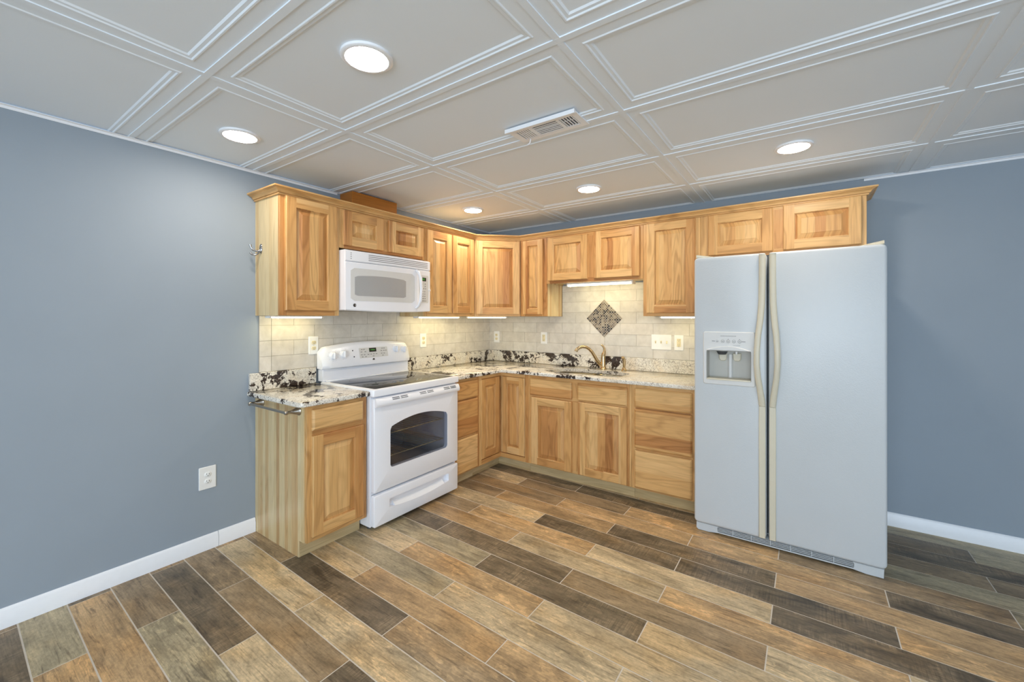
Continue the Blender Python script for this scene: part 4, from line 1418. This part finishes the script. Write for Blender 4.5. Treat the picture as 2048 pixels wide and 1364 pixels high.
def handle(sgn, edge, parent):
    """strip beside the gap that bows away from it and out at hand height"""
    prof = [(1.752, 0.0), (1.60, 0.000), (1.46, 0.003), (1.36, 0.010), (1.27, 0.021), (1.18, 0.027), (1.10, 0.028), (1.02, 0.022), (0.95, 0.012), (0.90, 0.005), (0.85, 0.0)]
    mb = MB(FB); rings = []
    for z, o in prof:
        w = 0.034 - o * 0.15
        a = edge + sgn * (0.004 + o); b = a + sgn * w
        lift = 0.018 + o * 1.25
        back = FDp - 0.004 if o < 0.004 else FDp + lift - 0.020
        back = min(back, FDp + lift - 0.012)
        rings.append([(a, back, z), (a, FDp + lift - 0.006, z), (a + sgn * 0.006, FDp + lift, z), (b - sgn * 0.008, FDp + lift, z), (b, FDp + lift - 0.008, z), (b, back, z)])
    mb.loft(rings)
    o = mb.build('handle', M_CREAM, t, smooth=50)
    o.parent = parent
    o['label'] = 'cream bowed door handle'
    MB(FB).lathe((edge + sgn * 0.022, FDp + 0.010, 1.7525), 'z', [(0.017, 0), (0.017, 0.003), (0.013, 0.005)], 18, 0, 1.0, 0.6).build('handle_cap', M_PLATE, t).parent = parent
    mb = MB(FB)
    a, b = sorted((edge + sgn * 0.004, edge + sgn * 0.038))
    mb.box(a, b, FDp - 0.004, FDp + 0.010, 0.062, 0.8485, 0, 0.003)
    mb.build('handle_trim', M_CREAM, t).parent = parent


handle(-1, 2.7205, fz)
handle(1, 2.7315, ff)
# dispenser
mb = MB(FB)
mb.slab(rrect(2.374, 2.664, 0.955, 1.287, 0.012, 4), [offset_loop(rec, 0.0)], [(0.0, FDp - 0.002), (0.0, FDp + 0.004), (0.004, FDp + 0.008)])
mb.build('dispenser_surround', M_LGREY, t).parent = fz
mb = MB(FB)
lp = [(2.378, 1.172)] + [(2.378 + 0.28 * k / 12, 1.172 + 0.026 * (1 - (2 * k / 12 - 1) ** 2)) for k in range(1, 12)] + [(2.658, 1.172)]
lp = [(2.395, 1.1685), (2.640, 1.1685)] + [(2.640 - 0.245 * k / 12, 1.172 + 0.026 * (1 - (2 * k / 12 - 1) ** 2)) for k in range(13)]
mb.slab(lp, [], [(0, FDp + 0.006), (0.0, FDp + 0.014), (0.003, FDp + 0.017)])
mb.build('dispenser_hood', M_LGREY, t).parent = fz
mb = MB(FB)
rb = 0.7245
mb.box(2.3932, 2.6428, rb, rb + 0.003, 0.9845, 1.1675)
mb.box(2.3932, 2.3952, rb + 0.003, FDp - 0.002, 0.9845, 1.1675); mb.box(2.6408, 2.6428, rb + 0.003, FDp - 0.002, 0.9845, 1.1675)
mb.box(2.3955, 2.6405, rb + 0.003, FDp - 0.002, 1.1655, 1.1675)
mb.build('dispenser_recess', M_GREYP, t).parent = fz
mb = MB(FB)
mb.slab([(2.3955, rb + 0.0035), (2.6405, rb + 0.0035), (2.6405, FDp + 0.010), (2.60, FDp + 0.016), (2.43, FDp + 0.016), (2.3955, FDp + 0.010)], [], [(0, 0.985), (0, 0.992), (0.002, 0.994)], plane='ud')
mb.build('drip_tray', M_CREAM, t).parent = fz
for k, uu in enumerate((2.476, 2.557)):
    mb = MB(FB)
    L = [(uu - 0.024, 1.150), (uu + 0.024, 1.150), (uu + 0.022, 1.112), (uu + 0.012, 1.100), (uu - 0.012, 1.100), (uu - 0.022, 1.112)]
    mb.slab(L, [], [(0, rb + 0.006), (0, rb + 0.012), (0.004, rb + 0.016)])
    mb.build('dispenser_paddle', M_CREAM, t).parent = fz
MB(FB).lathe((2.476, 0.765, 1.142), 'z', [(0.022, 0), (0.034, 0.0225)], 20).build('ice_chute', M_DGREY, t).parent = fz
MB(FB).lathe((2.557, 0.765, 1.146), 'z', [(0.006, 0), (0.007, 0.019)], 12).build('water_spout', M_PLATE, t).parent = fz
MB(FB).lathe((2.518, rb + 0.003, 0.993), 'z', [(0.013, 0), (0.013, 0.150)], 14).build('divider_column', M_LGREY, t).parent = fz
for k, uu in enumerate((2.455, 2.487, 2.518, 2.549, 2.580)):
    mb = MB(FB); rr = 0.0085 if k else 0.0065
    mb.lathe((uu, FDp + 0.0075, 1.228), 'd', [(rr, 0), (rr, 0.0015), (rr * 0.85, 0.002), (rr * 0.82, 0.0012)], 18)
    mb.build('dispenser_button', M_LGREY, t).parent = fz
    mk = MB(FB)
    mk.lathe((uu, FDp + 0.0075, 1.228), 'd', [(rr * 1.18, 0), (rr * 1.18, 0.0007)], 18)
    mk.box(uu - rr * 0.5, uu + rr * 0.5, FDp + 0.0085, FDp + 0.0098, 1.2268, 1.2292)
    mk.build('button_outline', M_MARK, t).parent = fz
mk = MB(FB)
for a, b, zz, hh in ((2.425, 2.443, 1.2265, 0.003), (2.592, 2.612, 1.2265, 0.003), (2.516, 2.520, 1.2405, 0.003), (2.578, 2.582, 1.2405, 0.003)):
    mk.box(a, b, FDp + 0.0075, FDp + 0.0084, zz, zz + hh)
for k in range(13):
    mk.box(2.475 + k * 0.0068, 2.4795 + k * 0.0068, FDp + 0.0075, FDp + 0.0084, 1.259, 1.262)
for k in range(8):
    mk.box(2.545 + k * 0.005, 2.548 + k * 0.005, FDp + 0.0075, FDp + 0.0084, 1.2025, 1.2045)
mk.build('panel_lettering', M_MARK, t).parent = fz
# hinge covers
for a, b in ((FU0 + 0.012, FU0 + 0.13), (FU1 - 0.13, FU1 - 0.012)):
    out = a if a < 2.6 else b
    s = 1 if a < 2.6 else -1
    mb = MB(FB)
    mb.loft([[(out + s * 0.0, 0.735, 1.7425), (out + s * 0.0, 0.795, 1.7635), (out, 0.795, 1.774), (out, 0.735, 1.776)] if False else [(out, 0.62, 1.7428), (out, 0.715, 1.7428), (out, 0.80, 1.7640), (out, 0.80, 1.780), (out, 0.76, 1.786), (out, 0.62, 1.782)],
             [(out + s * 0.118, 0.62, 1.7428), (out + s * 0.118, 0.715, 1.7428), (out + s * 0.10, 0.75, 1.7632), (out + s * 0.10, 0.752, 1.7645), (out + s * 0.11, 0.74, 1.766), (out + s * 0.118, 0.62, 1.764)]])
    mb.build('hinge_cover', M_CREAM, t)
# bottom grille
mb = MB(FB)
z0, z1 = 0.006, 0.052
L = [(FU0 + 0.012, 0.010), (FU0 + 0.03, 0.004)]
L = [(FU0 + 0.010, 0.012), (FU0 + 0.022, 0.0015), (FU0 + 0.085, 0.0015), (FU0 + 0.14, 0.009), (FU1 - 0.14, 0.009), (FU1 - 0.085, 0.0015), (FU1 - 0.012, 0.0015), (FU1 - 0.010, 0.052), (FU0 + 0.010, 0.052)]
hl = rrect(FU0 + 0.135, FU1 - 0.135, 0.0175, 0.0495, 0.008, 3)
mb.slab(L, [hl], [(0, 0.728), (0, FDp - 0.022), (0.002, FDp - 0.017)])
gr = mb.build('base_grille', M_FRID, t)
MB(FB).box(FU0 + 0.137, FU1 - 0.137, 0.730, 0.736, 0.018, 0.049).build('grille_shadow_panel', M_BLACK, t).parent = gr
for zz in (0.024, 0.0325, 0.041):
    MB(FB).box(FU0 + 0.136, FU1 - 0.136, 0.765, FDp - 0.019, zz, zz + 0.003).build('grille_slat', M_FRID, t).parent = gr
for k in range(6):
    uu = FU0 + 0.22 + k * 0.10
    MB(FB).box(uu, uu + 0.003, 0.762, FDp - 0.020, 0.018, 0.049).build('grille_rib', M_FRID, t).parent = gr
